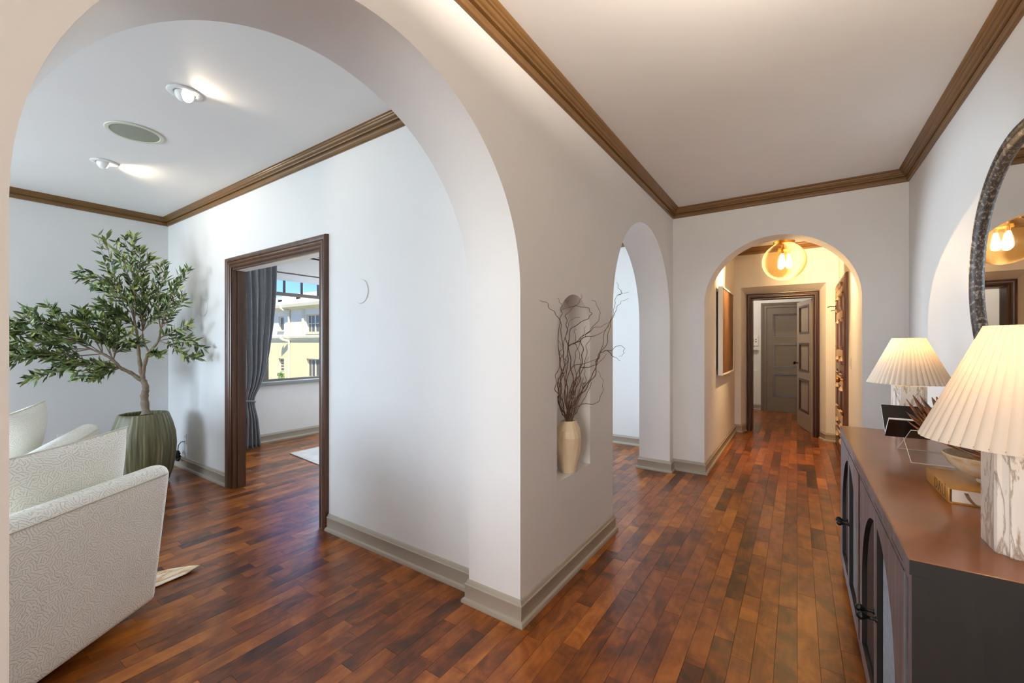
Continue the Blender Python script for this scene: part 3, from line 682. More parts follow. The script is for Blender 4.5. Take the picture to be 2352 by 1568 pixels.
# ------------------------------------------------------------------ the building across the street
FY = 17.0
MB().box(-60, 12, -30, 60, -4.3, -4.1).build('ground', M['lawn'], kind=STR, smooth=0, label='ground outside below the house', cat='ground')
nb = empty('apartment_building', (-33, FY, -4.1), 'sunlit cream two-storey building with gutters outside the dining room window', 'building')
def hole(x0, x1, z0, z1): return [(x0, z0), (x1, z0), (x1, z1), (x0, z1)]
WIN = [(-33.80, -32.96, 2.36, 3.44, 1, 1), (-29.84, -27.9, 2.10, 3.46, 2, 2), (-33.80, -32.96, -.88, .17, 1, 4), (-29.80, -27.9, -1.16, .23, 2, 1), (-37.3, -35.80, -1.25, .20, 2, 2), (-37.6, -36.1, 2.2, 3.44, 2, 2)]
low = [hole(*w[:4]) for w in WIN if w[2] < 1]; upp = [hole(*w[:4]) for w in WIN if w[2] > 1]
MB().extrude([(-44, -4.1), (-20, -4.1), (-20, 1.56), (-44, 1.56)], FY, FY+.3, lambda u, v, d: (u, d, v), holes=low).build('lower_wall', M['stucco'], nb, smooth=0)
MB().extrude([(-44, 1.56), (-20, 1.56), (-20, 3.96), (-44, 3.96)], FY, FY+.3, lambda u, v, d: (u, d, v), holes=upp).build('upper_wall', M['stuccopale'], nb, smooth=0)
MB().box(-44, -20, FY+.3, FY+8, -4.1, 3.96).build('body', M['stucco'], nb, smooth=0)
for x0, x1, z0, z1, nc, nr_ in WIN:
    mb = MB(); f = .09; ym = FY+.14
    mb.box(x0, x0+f, ym, ym+.08, z0, z1); mb.box(x1-f, x1, ym, ym+.08, z0, z1); mb.box(x0+f, x1-f, ym, ym+.08, z0, z0+f); mb.box(x0+f, x1-f, ym, ym+.08, z1-f, z1)
    for k in range(1, nc):
        x = x0+(x1-x0)*k/nc; mb.box(x-.07, x+.07, ym, ym+.08, z0+f, z1-f)
    wf = mb.build('window', M['stucpaint'], nb, smooth=0)
    for k in range(1, nr_):
        z = z0+f+(z1-z0-2*f)*k/nr_; MB().box(x0+f, x1-f, ym+.01, ym+.06, z-.03, z+.03).build('bar', M['stucpaint'], wf, smooth=0)
    for k in range(nc):
        a = x0+(x1-x0)*k/nc+.08; b_ = x0+(x1-x0)*(k+1)/nc-.08
        MB().box(a, b_, ym+.03, ym+.045, z0+f, z1-f).build('pane', M['dglass'], wf, smooth=0)
        if nc == 2: MB().box((a+b_)/2-.03, (a+b_)/2+.03, ym+.005, ym+.06, z0+f, z1-f).build('muntin', M['stucpaint'], wf, smooth=0)
    MB().box(x0-.08, x1+.08, FY-.10, FY+.14, z0-.09, z0).build('sill', M['stucpaint'], wf, smooth=0)
def xsweep(name, prof, mat): 
    mb = MB(); k = len(prof); vs = [(x, FY-o, z) for x in (-44.3, -19.7) for o, z in prof]
    mb.add(vs, [(j, (j+1) % k, k+(j+1) % k, k+j) for j in range(k)]+[tuple(range(k)), tuple(range(k, 2*k))]); return mb.build(name, mat, nb, smooth=0)
xsweep('eave_gutter', [(0, 3.86), (.06, 3.90), (.30, 3.96), (.33, 4.02), (.42, 4.06), (.44, 4.27), (.36, 4.29), (0, 4.29)], M['stucpaint'])
xsweep('belt_gutter', [(0, 1.54), (.03, 1.56), (.05, 1.63), (.08, 1.65), (.10, 1.72), (.14, 1.75), (.15, 1.90), (.10, 1.93), (0, 1.95)], M['stucpaint'])
mb = MB(); mb.add([(-44.4, FY-.4, 4.29), (-19.6, FY-.4, 4.29), (-19.6, FY+7, 6.6), (-44.4, FY+7, 6.6), (-44.4, FY+7, 4.29), (-19.6, FY+7, 4.29)], [(0, 1, 2, 3), (3, 2, 5, 4), (0, 4, 5, 1), (0, 3, 4), (1, 5, 2)]); mb.build('roof', M['roof'], nb, smooth=0)
for x, y in ((-36.5, FY+1.5), (-34.9, FY+2.2), (-31.2, FY+2.6)):
    zz = 4.29+(y-FY+.4)*.312; MB().bbox(x-.16, x+.16, y-.12, y+.12, zz-.05, zz+.17, .03, 1).build('roof_vent', M['darkmetal'], nb, smooth=0)
for z0, z1 in ((1.95, 3.9), (-4.1, 1.56)):
    MB().tube([(-32.04, FY-.10, z0), (-32.04, FY-.10, z1-.1), (-32.04, FY-.10, z1)], .075, 10).build('downpipe', M['stucpaint'], nb, smooth=40)
for z in (4.05, 1.75):
    MB().tube([(-32.6, FY-.40, z+.22), (-32.6, FY-.42, z-.02), (-32.45, FY-.3, z-.16), (-32.04, FY-.10, z-.26)], .11, 10).build('rain_outlet', M['stucpaint'], nb, smooth=40)
MB().box(-30.29, -30.02, FY-.09, FY, 1.95, 3.92).build('pilaster', M['stucpaint'], nb, smooth=0)
# shrub below the downpipe
sh = empty('shrub', (-31.6, FY-.9, -4.1), 'small bright green shrub in front of the cream building', 'shrub')
mb = MB(); r_ = random.Random(3)
for i in range(420):
    a = r_.uniform(0, 2*PI); zz = r_.random(); rr = (1-zz)**.6*.55*r_.uniform(.5, 1); c = Vector((-31.6+rr*math.cos(a), FY-.9+rr*math.sin(a), -2.6+1.75*zz))
    d = Vector((r_.uniform(-1, 1), r_.uniform(-1, 1), r_.uniform(0, 1.2))).normalized()*.14; s_ = d.cross(Vector((r_.random(), r_.random(), .3))).normalized()*.05
    mb.add([c-s_, c+d*.5-s_*.6, c+d, c+s_], [(0, 1, 2, 3)])
mb.build('foliage', M['shrub'], sh, smooth=0, kind='stuff', weld=False, normals=False)
mb = MB(); mb.tube([(-31.6, FY-.9, -4.1), (-31.58, FY-.9, -3.2), (-31.6, FY-.9, -2.2)], [.07, .05, .03], 8).build('stem', M['bark'], sh)

# ------------------------------------------------------------------ living room ceiling and wall fittings
def eyeball(x, y, yaw, label, pw=3):
    e = empty('recessed_spotlight', (x, y, ZC), label, 'ceiling light', 'eyeball spotlights in the living room ceiling')
    MB().lathe((x, y, ZC), [(.052, -.001), (.082, -.001), (.084, -.004), (.078, -.009), (.056, -.010), (.052, -.006)], 40, cap0=False, cap1=False).build('trim_ring', M['white'], e, smooth=40)
    mb = MB(); R = .047; ax = Vector((math.cos(yaw)*.86, math.sin(yaw)*.86, -.36)).normalized(); q = ax.to_track_quat('Z', 'Y').to_matrix()
    prof = [(R*math.sin(t), -R*math.cos(t)) for t in [PI*k/20 for k in range(1, 14)]]
    mb.lathe((0, 0, 0), prof+[(R*.80, R*.46), (R*.72, R*.30), (R*.05, R*.22)], 32, cap1=True)
    mb.v = [tuple(q @ Vector(p)+Vector((x, y, ZC-.010))) for p in mb.v]; mb.build('eyeball', M['white'], e, smooth=40)
    mb = MB(); mb.lathe((0, 0, 0), [(R*.62, R*.42), (R*.5, R*.56), (R*.2, R*.62)], 20); mb.v = [tuple(q @ Vector(p)+Vector((x, y, ZC-.010))) for p in mb.v]
    mb.build('bulb', M['spotbulb'], e, smooth=60)
    tip = Vector((x, y, ZC-.010))+ax*.062
    l = light('spot', 'SPOT', tip, pw, (1, .82, .60), spot_size=2.4, spot_blend=.5, shadow_soft_size=.025); l.rotation_euler = (-(-ax)).to_track_quat('-Z', 'Y').to_euler(); l.name = 'spot_lamp'
    return e
eyeball(-2.880, .928, math.radians(28), 'lit white eyeball spotlight nearest the big arch in the living room ceiling', 4)
eyeball(-4.512, .930, math.radians(88), 'white eyeball spotlight over the olive tree, beyond the ceiling speaker', 13)
sp = empty('ceiling_speaker', (-3.704, .915, ZC), 'round grey-green ceiling speaker with a cream rim between the two spotlights', 'speaker')
MB().lathe((-3.704, .915, ZC), [(.128, -.001), (.152, -.001), (.154, -.004), (.150, -.008), (.132, -.009), (.128, -.006)], 56, cap0=False, cap1=False).build('rim', M['offwhite'], sp, smooth=40)
MB().lathe((-3.704, .915, ZC), [(.128, -.001), (.128, -.006), (.09, -.008), (.01, -.009)], 56).build('grille', M['grille'], sp, smooth=40)
def cover(x, z, r, label):
    e = empty('wall_cover_plate', (x, 1.77, z), label, 'cover plate', 'round blank covers on the living room wall')
    mb = MB(); mb.lathe((0, 0, 0), [(r, .0), (r, .004), (r*.96, .007), (r*.5, .0085), (.004, .0088)], 48); mb.v = [(x+a, 1.77-c, z+b_) for a, b_, c in mb.v]; mb.build('disc', M['wall'], e, smooth=30)
    mb = MB(); mb.lathe((0, 0, 0), [(.004, .008), (.004, .0105), (.001, .011)], 10); mb.v = [(x+a, 1.77-c, z+b_) for a, b_, c in mb.v]; mb.build('screw', M['white'], e, smooth=30)
cover(-2.435, 1.70, .083, 'round white blank cover plate on the wall right of the cased doorway')
cover(-4.985, 1.712, .083, 'round white blank cover plate on the wall behind the olive tree')
def outlet(T, label, name='wall_outlet', cat='outlet', h=.115, w=.072, kind='outlet'):
    o_ = T(0, 0, 0); e = empty(name, o_, label, cat)
    MB().bbox(-w/2, w/2, 0, .006, -h/2, h/2, .002, 1, T=T).build('plate', M['white'], e, smooth=0)
    if kind == 'outlet':
        for s_ in (-1, 1): MB().bbox(-.016, .016, .006, .009, s_*.028-.014, s_*.028+.014, .002, 1, T=T).build('socket', M['offwhite'], e, smooth=0)
    else:
        MB().bbox(-.016, .016, .006, .010, -.032, .032, .002, 1, T=T).build('rocker', M['offwhite'], e, smooth=0)
    return e
outlet(lambda u, d, z: (-5.475+u, 1.77-d, .315+z), 'white wall outlet with a black cord plugged in beside the pot')
outlet(lambda u, d, z: (XW+d, .93+u, .40+z), 'white wall outlet on the outer wall behind the chairs')
outlet(lambda u, d, z: (XE1-d, 5.60+u, 1.14+z), 'white light switch beside the carved entry door', 'light_switch', 'switch', kind='switch')
mb = MB(); r_ = random.Random(5); pts = [(-5.475, 1.764, .29), (-5.478, 1.73, .288), (-5.50, 1.715, .25), (-5.512, 1.715, .21), (-5.512, 1.715, .19)]
for i in range(120):
    a = PI/2+2*PI*i/20; R = .046+.008*math.sin(i*.77)+.005*r_.uniform(-1, 1)
    pts.append((-5.515+R*math.cos(a)*.85, 1.715+.012*math.sin(i*1.3), .138+R*math.sin(a)))
pts += [(-5.55, 1.71, .09), (-5.575, 1.70, .085)]
mb.tube(pts, .0042, 6).build('power_cord', M['black'], None, org=(-5.475, 1.75, .29), label='black power cord hanging coiled from the outlet by the pot', cat='cord')

# ------------------------------------------------------------------ armchairs
def chair_T(O, U, V): return lambda u, v, z: (O[0]+U[0]*u+V[0]*v, O[1]+U[1]*u+V[1]*v, z)
def pillow_mesh(w, h, t, n=26):
    vs = []; fs = []
    for s_ in (0, 1):
        for i in range(n+1):
            for j in range(n+1):
                a = -1+2*i/n; b_ = -1+2*j/n
                ea = (1-abs(a)**2.6); eb = (1-abs(b_)**2.6)
                th = t/2*(max(0, ea)**.55)*(max(0, eb)**.55)
                pin = .045*(1-abs(b_)**2)*abs(a)**6; pin2 = .05*(1-abs(a)**2)*abs(b_)**6
                x = a*w/2*(1-pin); z = b_*h/2*(1-pin2)
                vs.append((x, (th if s_ else -th), z))
    m_ = (n+1)**2
    for s_ in (0, 1):
        for i in range(n):
            for j in range(n): fs.append((s_*m_+i*(n+1)+j, s_*m_+i*(n+1)+j+1, s_*m_+(i+1)*(n+1)+j+1, s_*m_+(i+1)*(n+1)+j))
    rim = [(i, 0) for i in range(n)]+[(n, j) for j in range(n)]+[(n-i, n) for i in range(n)]+[(0, n-j) for j in range(n)]
    return vs, fs, [i*(n+1)+j for i, j in rim]
def armchair(name, label):
    """local frame: u = 0 at the far end of the back, running to -w; v = from the back to the front"""
    w = 1.12; e = empty(name, (0, 0, 0), label, 'armchair', 'cream armchairs in the living room')
    def fl(u, v, z):   # the back flares outwards towards the top
        k = (z-.06)/.65
        return (u+.088*k*(1 if u > -w/2 else -1), v-.012*k, z)
    # back: rounded slab with level top
    mb = MB(); nu = 28; prof = []
    zs = [.06, .068, .09]+[.09+.56*i/12 for i in range(1, 12)]
    ring = [(0.014, .055), (.002, .064), (0, .08)]+[(0, .08+.575*i/10) for i in range(1, 11)]+[(.004, .678), (.016, .697), (.036, .709), (.062, .7135), (.09, .709), (.112, .697), (.128, .676), (.136, .64), (.138, .50), (.138, .30), (.138, .07), (.125, .055)]
    us = [0, -.004, -.016, -.04]+[-.04-(w-.08)*i/nu for i in range(1, nu)]+[-w+.04, -w+.016, -w+.004, -w]
    k = len(ring); vs = []
    for u in us:
        d = min(-u, u+w); q = 1 if d >= .04 else math.sqrt(max(0, 1-((.04-d)/.04)**2))
        for v, z in ring:
            vv = .069+(v-.069)*(.45+.55*q); zz = z if z < .6 else z-.030*(1-q)*(z-.6)/.11
            vs.append(fl(u, vv, zz))
    n = len(us)
    fs = [(i*k+j, i*k+(j+1) % k, (i+1)*k+(j+1) % k, (i+1)*k+j) for i in range(n-1) for j in range(k)]+[tuple(range(k)), tuple((n-1)*k+j for j in range(k))]
    mb.add(vs, fs).build('back', M['fabric'], e, smooth=50)
    mb = MB(); pp = [fl(u, -.0015, .672) for u in us[3:-3]]; mb.tube(pp, .0035, 6).build('piping', M['pipe'], e, smooth=60)
    mb = MB(); mb.bbox(-w+.01, -.01, .1385, .685, .06, .34, .02, 3); mb.build('seat_base', M['fabric'], e, smooth=50)
    mb = MB(); mb.bbox(-w+.005, -.005, .1395, .715, .3405, .455, .04, 4); mb.build('seat_cushion', M['fabric'], e, smooth=50)
    mb = MB(); mb.lathe((-w/2, .40, 0), [(.27, 0.001), (.27, .05), (.25, .062)], 40); mb.build('swivel_base', M['black'], e, smooth=40)
    return e
def pillow(name, label, T0, u, v, z, w, h, t, tilt, roll):
    vs, fs, rim = pillow_mesh(w, h, t); ct, st = math.cos(tilt), math.sin(tilt); cr, sr = math.cos(roll), math.sin(roll)
    def tr(p):
        x, y, zz = p; x, zz = x*cr-zz*sr, x*sr+zz*cr; y, zz = y*ct-zz*st, y*st+zz*ct; return (u+x, v+y, z+zz)
    P = [tr(p) for p in vs]
    e = empty(name, (0, 0, 0), label, 'cushion', 'cream cushions on the armchairs')
    MB().add(P, fs).build('cover', M['fabric'], e, smooth=80)
    mb = MB(); mb.tube([P[i] for i in rim], .0045, 6, closed=True).build('piping', M['pipe'], e, smooth=60)
    return e
def place(e, O, U, V):
    e.matrix_world = Matrix(((U[0], V[0], 0, O[0]), (U[1], V[1], 0, O[1]), (0, 0, 1, 0), (0, 0, 0, 1)))
def unit(a): return (math.cos(a), math.sin(a))
U1 = Vector((-.573, .82)).normalized(); V1 = Vector((-U1.y, U1.x)); 
U2 = Vector((-.92, .39)).normalized(); V2 = Vector((-U2.y, U2.x))
ch1 = armchair('armchair', 'cream embossed armchair in the foreground, its back turned to the big arch')
ch2 = copy_tree(ch1); ch2['label'] = 'cream embossed armchair farther back, by the olive tree pot'
place(ch1, (-2.70, .757), U1, V1); place(ch2, (-4.56, .885), U2, V2)
p1 = pillow('cushion', 'large cream cushion rising above the back of the foreground armchair', None, -.235, .262, .692, .66, .41, .17, .15, .04)
p2 = copy_tree(p1); p2['label'] = 'large cream cushion on the farther armchair by the olive tree'
place(p1, (-2.70, .757), U1, V1); place(p2, (-4.64, .83), U2, V2)
# hide rug
outl = [(-2.960, 1.030), (-2.935, .95), (-2.926, .826), (-2.93, .66), (-2.86, .50), (-2.9, .30), (-3.05, .12), (-3.28, .2), (-3.42, .42), (-3.36, .60), (-3.2, .72), (-3.12, .82), (-3.085, .915), (-3.02, .99)]
mb = MB(); cen = (-3.08, .56); N = 10; vs = []; fs = []; n = len(outl)
for k in range(N+1):
    t = k/N
    for (x, y) in outl:
        px, py = cen[0]+(x-cen[0])*t, cen[1]+(y-cen[1])*t; lift = .012*max(0, (py-.86)/.17)**2
        vs.append((px, py, .0055+lift+.0008*math.sin(px*60+py*47)))
for k in range(N):
    for i in range(n): fs.append((k*n+i, k*n+(i+1) % n, (k+1)*n+(i+1) % n, (k+1)*n+i))
o = mb.add(vs, fs).build('hide_rug', M['hide'], None, org=(-3.08, .56, 0), smooth=60, label='tan and white cowhide rug poking out from under the foreground armchair', cat='rug')
sd = o.modifiers.new('thick', 'SOLIDIFY'); sd.thickness = .004; sd.offset = -1
# branch polylines in room metres
TRUNK= [[-5.163,1.358,0.669],[-5.186,1.35,0.831],[-5.167,1.355,0.923],[-5.191,1.338,1.013]]
BOUGHS= [[[-5.191,1.338,1.013],[-5.198,1.318,1.005],[-5.217,1.268,1.062],[-5.245,1.194,1.118],[-5.263,1.145,1.19],[-5.287,1.079,1.253],[-5.315,1.004,1.297],[-5.349,0.913,1.365]],[[-5.191,1.338,1.013],[-5.196,1.325,1.104],[-5.2,1.312,1.249],[-5.203,1.306,1.393],[-5.21,1.287,1.537],[-5.217,1.268,1.68]],[[-5.191,1.338,1.013],[-5.189,1.344,1.104],[-5.155,1.364,1.231],[-5.125,1.384,1.285],[-5.066,1.425,1.375],[-5.051,1.435,1.484]],[[-5.14,1.374,1.258],[-5.189,1.344,1.375],[-5.191,1.338,1.466]]]
TWIGS= [[[-5.21,1.287,1.537],[-5.226,1.243,1.714],[-5.263,1.145,1.937],[-5.28,1.097,2.072],[-5.298,1.05,2.326]],[[-5.21,1.287,1.537],[-5.217,1.268,1.769],[-5.233,1.224,2.087],[-5.254,1.169,2.292]],[[-5.207,1.293,1.609],[-5.207,1.293,1.915],[-5.217,1.268,2.145],[-5.21,1.287,2.345]],[[-5.191,1.338,1.466],[-5.189,1.344,1.828],[-5.189,1.344,2.01],[-5.125,1.384,2.145]],[[-5.051,1.435,1.484],[-5.066,1.425,1.738],[-5.036,1.445,1.955],[-5.006,1.465,2.091]],[[-5.051,1.435,1.484],[-4.991,1.475,1.701],[-4.946,1.506,1.883],[-4.886,1.547,2.036]],[[-5.051,1.435,1.484],[-4.946,1.506,1.647],[-4.878,1.552,1.81]],[[-5.066,1.425,1.375],[-4.931,1.516,1.394],[-4.826,1.587,1.357],[-4.721,1.659,1.303]],[[-5.066,1.425,1.375],[-4.946,1.506,1.321],[-4.826,1.587,1.222],[-4.751,1.638,1.213]],[[-5.066,1.425,1.394],[-4.931,1.516,1.484],[-4.811,1.598,1.538]],[[-5.125,1.384,1.285],[-5.081,1.414,1.258],[-5.036,1.445,1.24]],[[-5.226,1.243,1.714],[-5.28,1.097,1.932],[-5.332,0.958,2.005]],[[-5.221,1.255,1.643],[-5.263,1.145,1.779],[-5.298,1.05,1.859]],[[-5.217,1.268,1.554],[-5.254,1.169,1.639],[-5.307,1.027,1.685]],[[-5.191,1.338,1.466],[-5.221,1.255,1.536],[-5.254,1.169,1.534]],[[-5.191,1.338,1.466],[-5.155,1.364,1.683],[-5.125,1.384,1.828],[-5.081,1.414,2.009]],[[-5.217,1.268,1.68],[-5.245,1.194,1.817],[-5.28,1.097,1.95],[-5.324,0.981,1.922]],[[-5.191,1.338,1.466],[-5.198,1.318,1.718],[-5.221,1.255,1.947],[-5.245,1.194,2.189]],[[-5.217,1.268,1.68],[-5.217,1.268,1.823],[-5.198,1.318,2.079],[-5.198,1.318,2.224]],[[-5.051,1.435,1.484],[-5.021,1.455,1.647],[-5.006,1.465,1.792],[-4.931,1.516,1.955]],[[-5.191,1.338,1.466],[-5.125,1.384,1.575],[-5.051,1.435,1.665],[-4.931,1.516,1.756]],[[-5.21,1.287,1.537],[-5.235,1.218,1.606],[-5.267,1.133,1.69],[-5.294,1.062,1.756]],[[-5.191,1.338,1.466],[-5.189,1.344,1.611],[-5.17,1.353,1.774],[-5.155,1.364,1.937]],[[-5.263,1.145,1.19],[-5.28,1.097,1.375],[-5.289,1.073,1.531],[-5.315,1.004,1.632]],[[-5.287,1.079,1.253],[-5.332,0.958,1.374],[-5.378,0.835,1.524],[-5.398,0.781,1.655]],[[-5.315,1.004,1.297],[-5.357,0.89,1.391],[-5.41,0.749,1.456],[-5.437,0.676,1.633]],[[-5.315,1.004,1.297],[-5.37,0.857,1.307],[-5.429,0.697,1.389],[-5.49,0.535,1.515]],[[-5.287,1.079,1.253],[-5.37,0.857,1.239],[-5.429,0.697,1.291],[-5.49,0.535,1.309]],[[-5.263,1.145,1.19],[-5.349,0.913,1.171],[-5.429,0.697,1.226],[-5.49,0.535,1.182]],[[-5.263,1.145,1.146],[-5.349,0.913,1.162],[-5.39,0.803,1.124],[-5.445,0.656,1.065]],[[-5.245,1.194,1.118],[-5.289,1.073,1.114],[-5.337,0.946,1.034]],[[-5.245,1.194,1.118],[-5.28,1.097,1.078],[-5.302,1.038,1.029]],[[-5.263,1.145,1.269],[-5.263,1.145,1.357],[-5.24,1.206,1.428]],[[-5.263,1.145,1.252],[-5.235,1.218,1.322],[-5.217,1.268,1.375]],[[-5.349,0.913,1.365],[-5.41,0.749,1.439],[-5.468,0.595,1.453],[-5.493,0.525,1.436]],[[-5.287,1.079,1.253],[-5.315,1.004,1.46],[-5.341,0.935,1.561],[-5.366,0.868,1.575]],[[-5.287,1.079,1.253],[-5.298,1.05,1.392],[-5.328,0.969,1.494],[-5.337,0.946,1.629]],[[-5.349,0.913,1.365],[-5.39,0.803,1.373],[-5.449,0.645,1.357],[-5.49,0.535,1.388]],[[-5.315,1.004,1.297],[-5.39,0.803,1.257],[-5.449,0.645,1.26],[-5.493,0.525,1.246]],[[-5.263,1.145,1.19],[-5.254,1.169,1.392],[-5.272,1.121,1.532],[-5.28,1.097,1.601]],[[-5.245,1.194,1.118],[-5.315,1.004,1.185],[-5.37,0.857,1.206]],[[-5.349,0.913,1.365],[-5.378,0.835,1.457],[-5.422,0.718,1.553],[-5.482,0.555,1.54]]]
WILLOW= [[[-1.135,2.235,0.897],[-1.126,2.156,0.969],[-1.109,2.09,1.089],[-1.089,2.086,1.214],[-1.07,2.017,1.338],[-1.05,1.995,1.472],[-1.05,1.918,1.518],[-1.05,1.845,1.556],[-1.05,1.79,1.558]],[[-1.135,2.244,0.895],[-1.121,2.172,1.0],[-1.104,2.114,1.118],[-1.085,2.119,1.244],[-1.066,2.058,1.361],[-1.052,2.014,1.45],[-1.05,2.018,1.517],[-1.05,2.01,1.562],[-1.05,1.976,1.588]],[[-1.134,2.252,0.898],[-1.115,2.222,1.035],[-1.097,2.168,1.162],[-1.08,2.161,1.274],[-1.064,2.104,1.376],[-1.052,2.088,1.453],[-1.05,2.076,1.506],[-1.05,2.18,1.559],[-1.05,2.254,1.597],[-1.05,2.274,1.638]],[[-1.134,2.261,0.897],[-1.117,2.255,1.015],[-1.099,2.254,1.14],[-1.08,2.179,1.273],[-1.06,2.131,1.4],[-1.053,2.187,1.448],[-1.05,2.353,1.496],[-1.05,2.415,1.533],[-1.05,2.353,1.563],[-1.05,2.199,1.562],[-1.05,2.076,1.544],[-1.05,2.007,1.517]],[[-1.135,2.271,0.894],[-1.116,2.289,1.02],[-1.102,2.346,1.116],[-1.085,2.349,1.235],[-1.072,2.342,1.32],[-1.066,2.29,1.362],[-1.063,2.341,1.387],[-1.058,2.391,1.421],[-1.05,2.524,1.495],[-1.05,2.547,1.55],[-1.05,2.479,1.607],[-1.05,2.425,1.618]],[[-1.134,2.28,0.894],[-1.121,2.328,0.981],[-1.106,2.437,1.074],[-1.065,2.471,1.152],[-1.065,2.537,1.229],[-1.065,2.606,1.299],[-1.058,2.661,1.428],[-1.05,2.767,1.525],[-1.05,2.874,1.609],[-1.05,2.96,1.651],[-1.05,3.111,1.689]],[[-1.134,2.289,0.893],[-1.119,2.342,0.997],[-1.108,2.461,1.063],[-1.065,2.515,1.159],[-1.065,2.56,1.264],[-1.065,2.703,1.344],[-1.054,2.726,1.457],[-1.05,2.793,1.546],[-1.05,2.82,1.634],[-1.05,2.874,1.688],[-1.05,3.111,1.736]],[[-1.05,2.874,1.688],[-1.05,2.96,1.716],[-1.05,2.902,1.74],[-1.05,2.852,1.781]],[[-1.065,2.515,1.229],[-1.065,2.583,1.281],[-1.065,2.679,1.298],[-1.065,2.806,1.301],[-1.065,2.874,1.327],[-1.065,3.032,1.326],[-1.065,3.047,1.292],[-1.065,3.017,1.262],[-1.065,2.944,1.254]],[[-1.065,2.728,1.297],[-1.065,2.833,1.257],[-1.065,2.973,1.223]],[[-1.134,2.26,0.901],[-1.127,2.302,0.942],[-1.122,2.429,0.965],[-1.065,2.492,0.966],[-1.065,2.583,0.983],[-1.065,2.642,1.059],[-1.065,2.618,1.125],[-1.065,2.548,1.174]],[[-1.134,2.243,0.9],[-1.117,2.106,1.032],[-1.065,1.979,1.131],[-1.091,2.056,1.208],[-1.075,2.091,1.307],[-1.065,2.007,1.368]],[[-1.133,2.25,0.907],[-1.109,2.175,1.081],[-1.089,2.225,1.207],[-1.086,2.391,1.225],[-1.065,2.515,1.247],[-1.065,2.56,1.277]],[[-1.089,2.359,1.201],[-1.065,2.471,1.205],[-1.065,2.606,1.235],[-1.065,2.703,1.279]],[[-1.133,2.259,0.906],[-1.106,2.251,1.09],[-1.096,2.352,1.158],[-1.082,2.404,1.25],[-1.069,2.395,1.345],[-1.062,2.463,1.397]],[[-1.07,2.15,1.337],[-1.065,2.268,1.37],[-1.055,2.449,1.44],[-1.053,2.601,1.463],[-1.05,2.715,1.494]],[[-1.069,2.201,1.345],[-1.063,2.361,1.387],[-1.062,2.506,1.398],[-1.057,2.658,1.437],[-1.052,2.72,1.476]],[[-1.133,2.268,0.904],[-1.097,2.134,1.164],[-1.08,2.051,1.277],[-1.07,2.082,1.338],[-1.054,2.101,1.438],[-1.05,2.145,1.486],[-1.05,2.245,1.499]],[[-1.134,2.225,0.902],[-1.121,2.13,1.005],[-1.099,2.105,1.15],[-1.085,2.144,1.243],[-1.08,2.084,1.276],[-1.072,2.021,1.323]],[[-1.121,2.234,0.992],[-1.102,2.307,1.119],[-1.085,2.252,1.239],[-1.072,2.264,1.32],[-1.06,2.316,1.403],[-1.053,2.339,1.454]],[[-1.115,2.259,1.031],[-1.087,2.334,1.219],[-1.077,2.294,1.287],[-1.06,2.202,1.401],[-1.055,2.21,1.433]],[[-1.132,2.229,0.918],[-1.113,2.122,1.062],[-1.089,2.137,1.211],[-1.075,2.142,1.306],[-1.069,2.183,1.345],[-1.07,2.259,1.337]],[[-1.128,2.267,0.938],[-1.109,2.401,1.06],[-1.099,2.442,1.127],[-1.089,2.399,1.199],[-1.08,2.44,1.267]],[[-1.134,2.288,0.897],[-1.128,2.372,0.924],[-1.12,2.335,0.989],[-1.109,2.284,1.071]]]
# ------------------------------------------------------------------ olive tree in its pot
PT = (-5.185, 1.345)
pot = empty('plant_pot', (PT[0], PT[1], 0), 'tall barrel-shaped green glazed pot with vertical streaks in the room corner', 'pot')
prof = [(.165, 0.004), (.175, 0.0), (.19, .02), (.222, .12), (.243, .25), (.250, .37), (.243, .48), (.220, .58), (.196, .655), (.188, .676), (.180, .680), (.172, .672), (.178, .62)]
MB().lathe((PT[0], PT[1], 0), prof, 72, cap1=False).build('shell', M['pot'], pot, smooth=50)
MB().lathe((PT[0], PT[1], 0), [(.0, .646), (.06, .648), (.14, .642), (.170, .636)], 40, cap0=False, cap1=True, fn=lambda x, y, z, a: (x, y, z+.003*math.sin(a*7+z*300))).build('soil', M['soil'], pot, smooth=60)
tree = empty('olive_tree', (PT[0], PT[1], .655), 'slender olive tree with dense narrow leaves growing from the green pot', 'tree')
def smooth_path(pts, n):
    pts = [Vector(p) for p in pts]; out = []
    for i in range(len(pts)-1):
        p0 = pts[max(i-1, 0)]; p1 = pts[i]; p2 = pts[i+1]; p3 = pts[min(i+2, len(pts)-1)]
        for k in range(n):
            t = k/n; out.append(.5*((2*p1)+(p2-p0)*t+(2*p0-5*p1+4*p2-p3)*t*t+(3*p1-p0-3*p2+p3)*t**3))
    out.append(pts[-1]); return out
CAMV = Vector((0, 0, CAMH)); rt_ = random.Random(11)
tr = smooth_path(TRUNK, 6); n = len(tr)
rad = [.034-.012*i/(n-1)+.005*math.sin(i*2.1)*(1 if i % 5 == 2 else .5) for i in range(n)]; rad[0] = .05
MB().tube(tr, rad, 12).build('trunk', M['bark'], tree, smooth=70)
for k, b_ in enumerate(BOUGHS):
    pp = smooth_path(b_, 5); r0, r1 = ((.021, .006), (.019, .006), (.020, .007), (.009, .004))[k]
    MB().tube(pp, [r0+(r1-r0)*i/(len(pp)-1)+.0018*math.sin(i*1.9) for i in range(len(pp))], 10).build('bough', M['bark'], tree, smooth=70)
mbt = MB(); leaves = []; olives = []
def clampin(p): return Vector((max(p.x, XW+.05), min(p.y, 1.70), p.z))
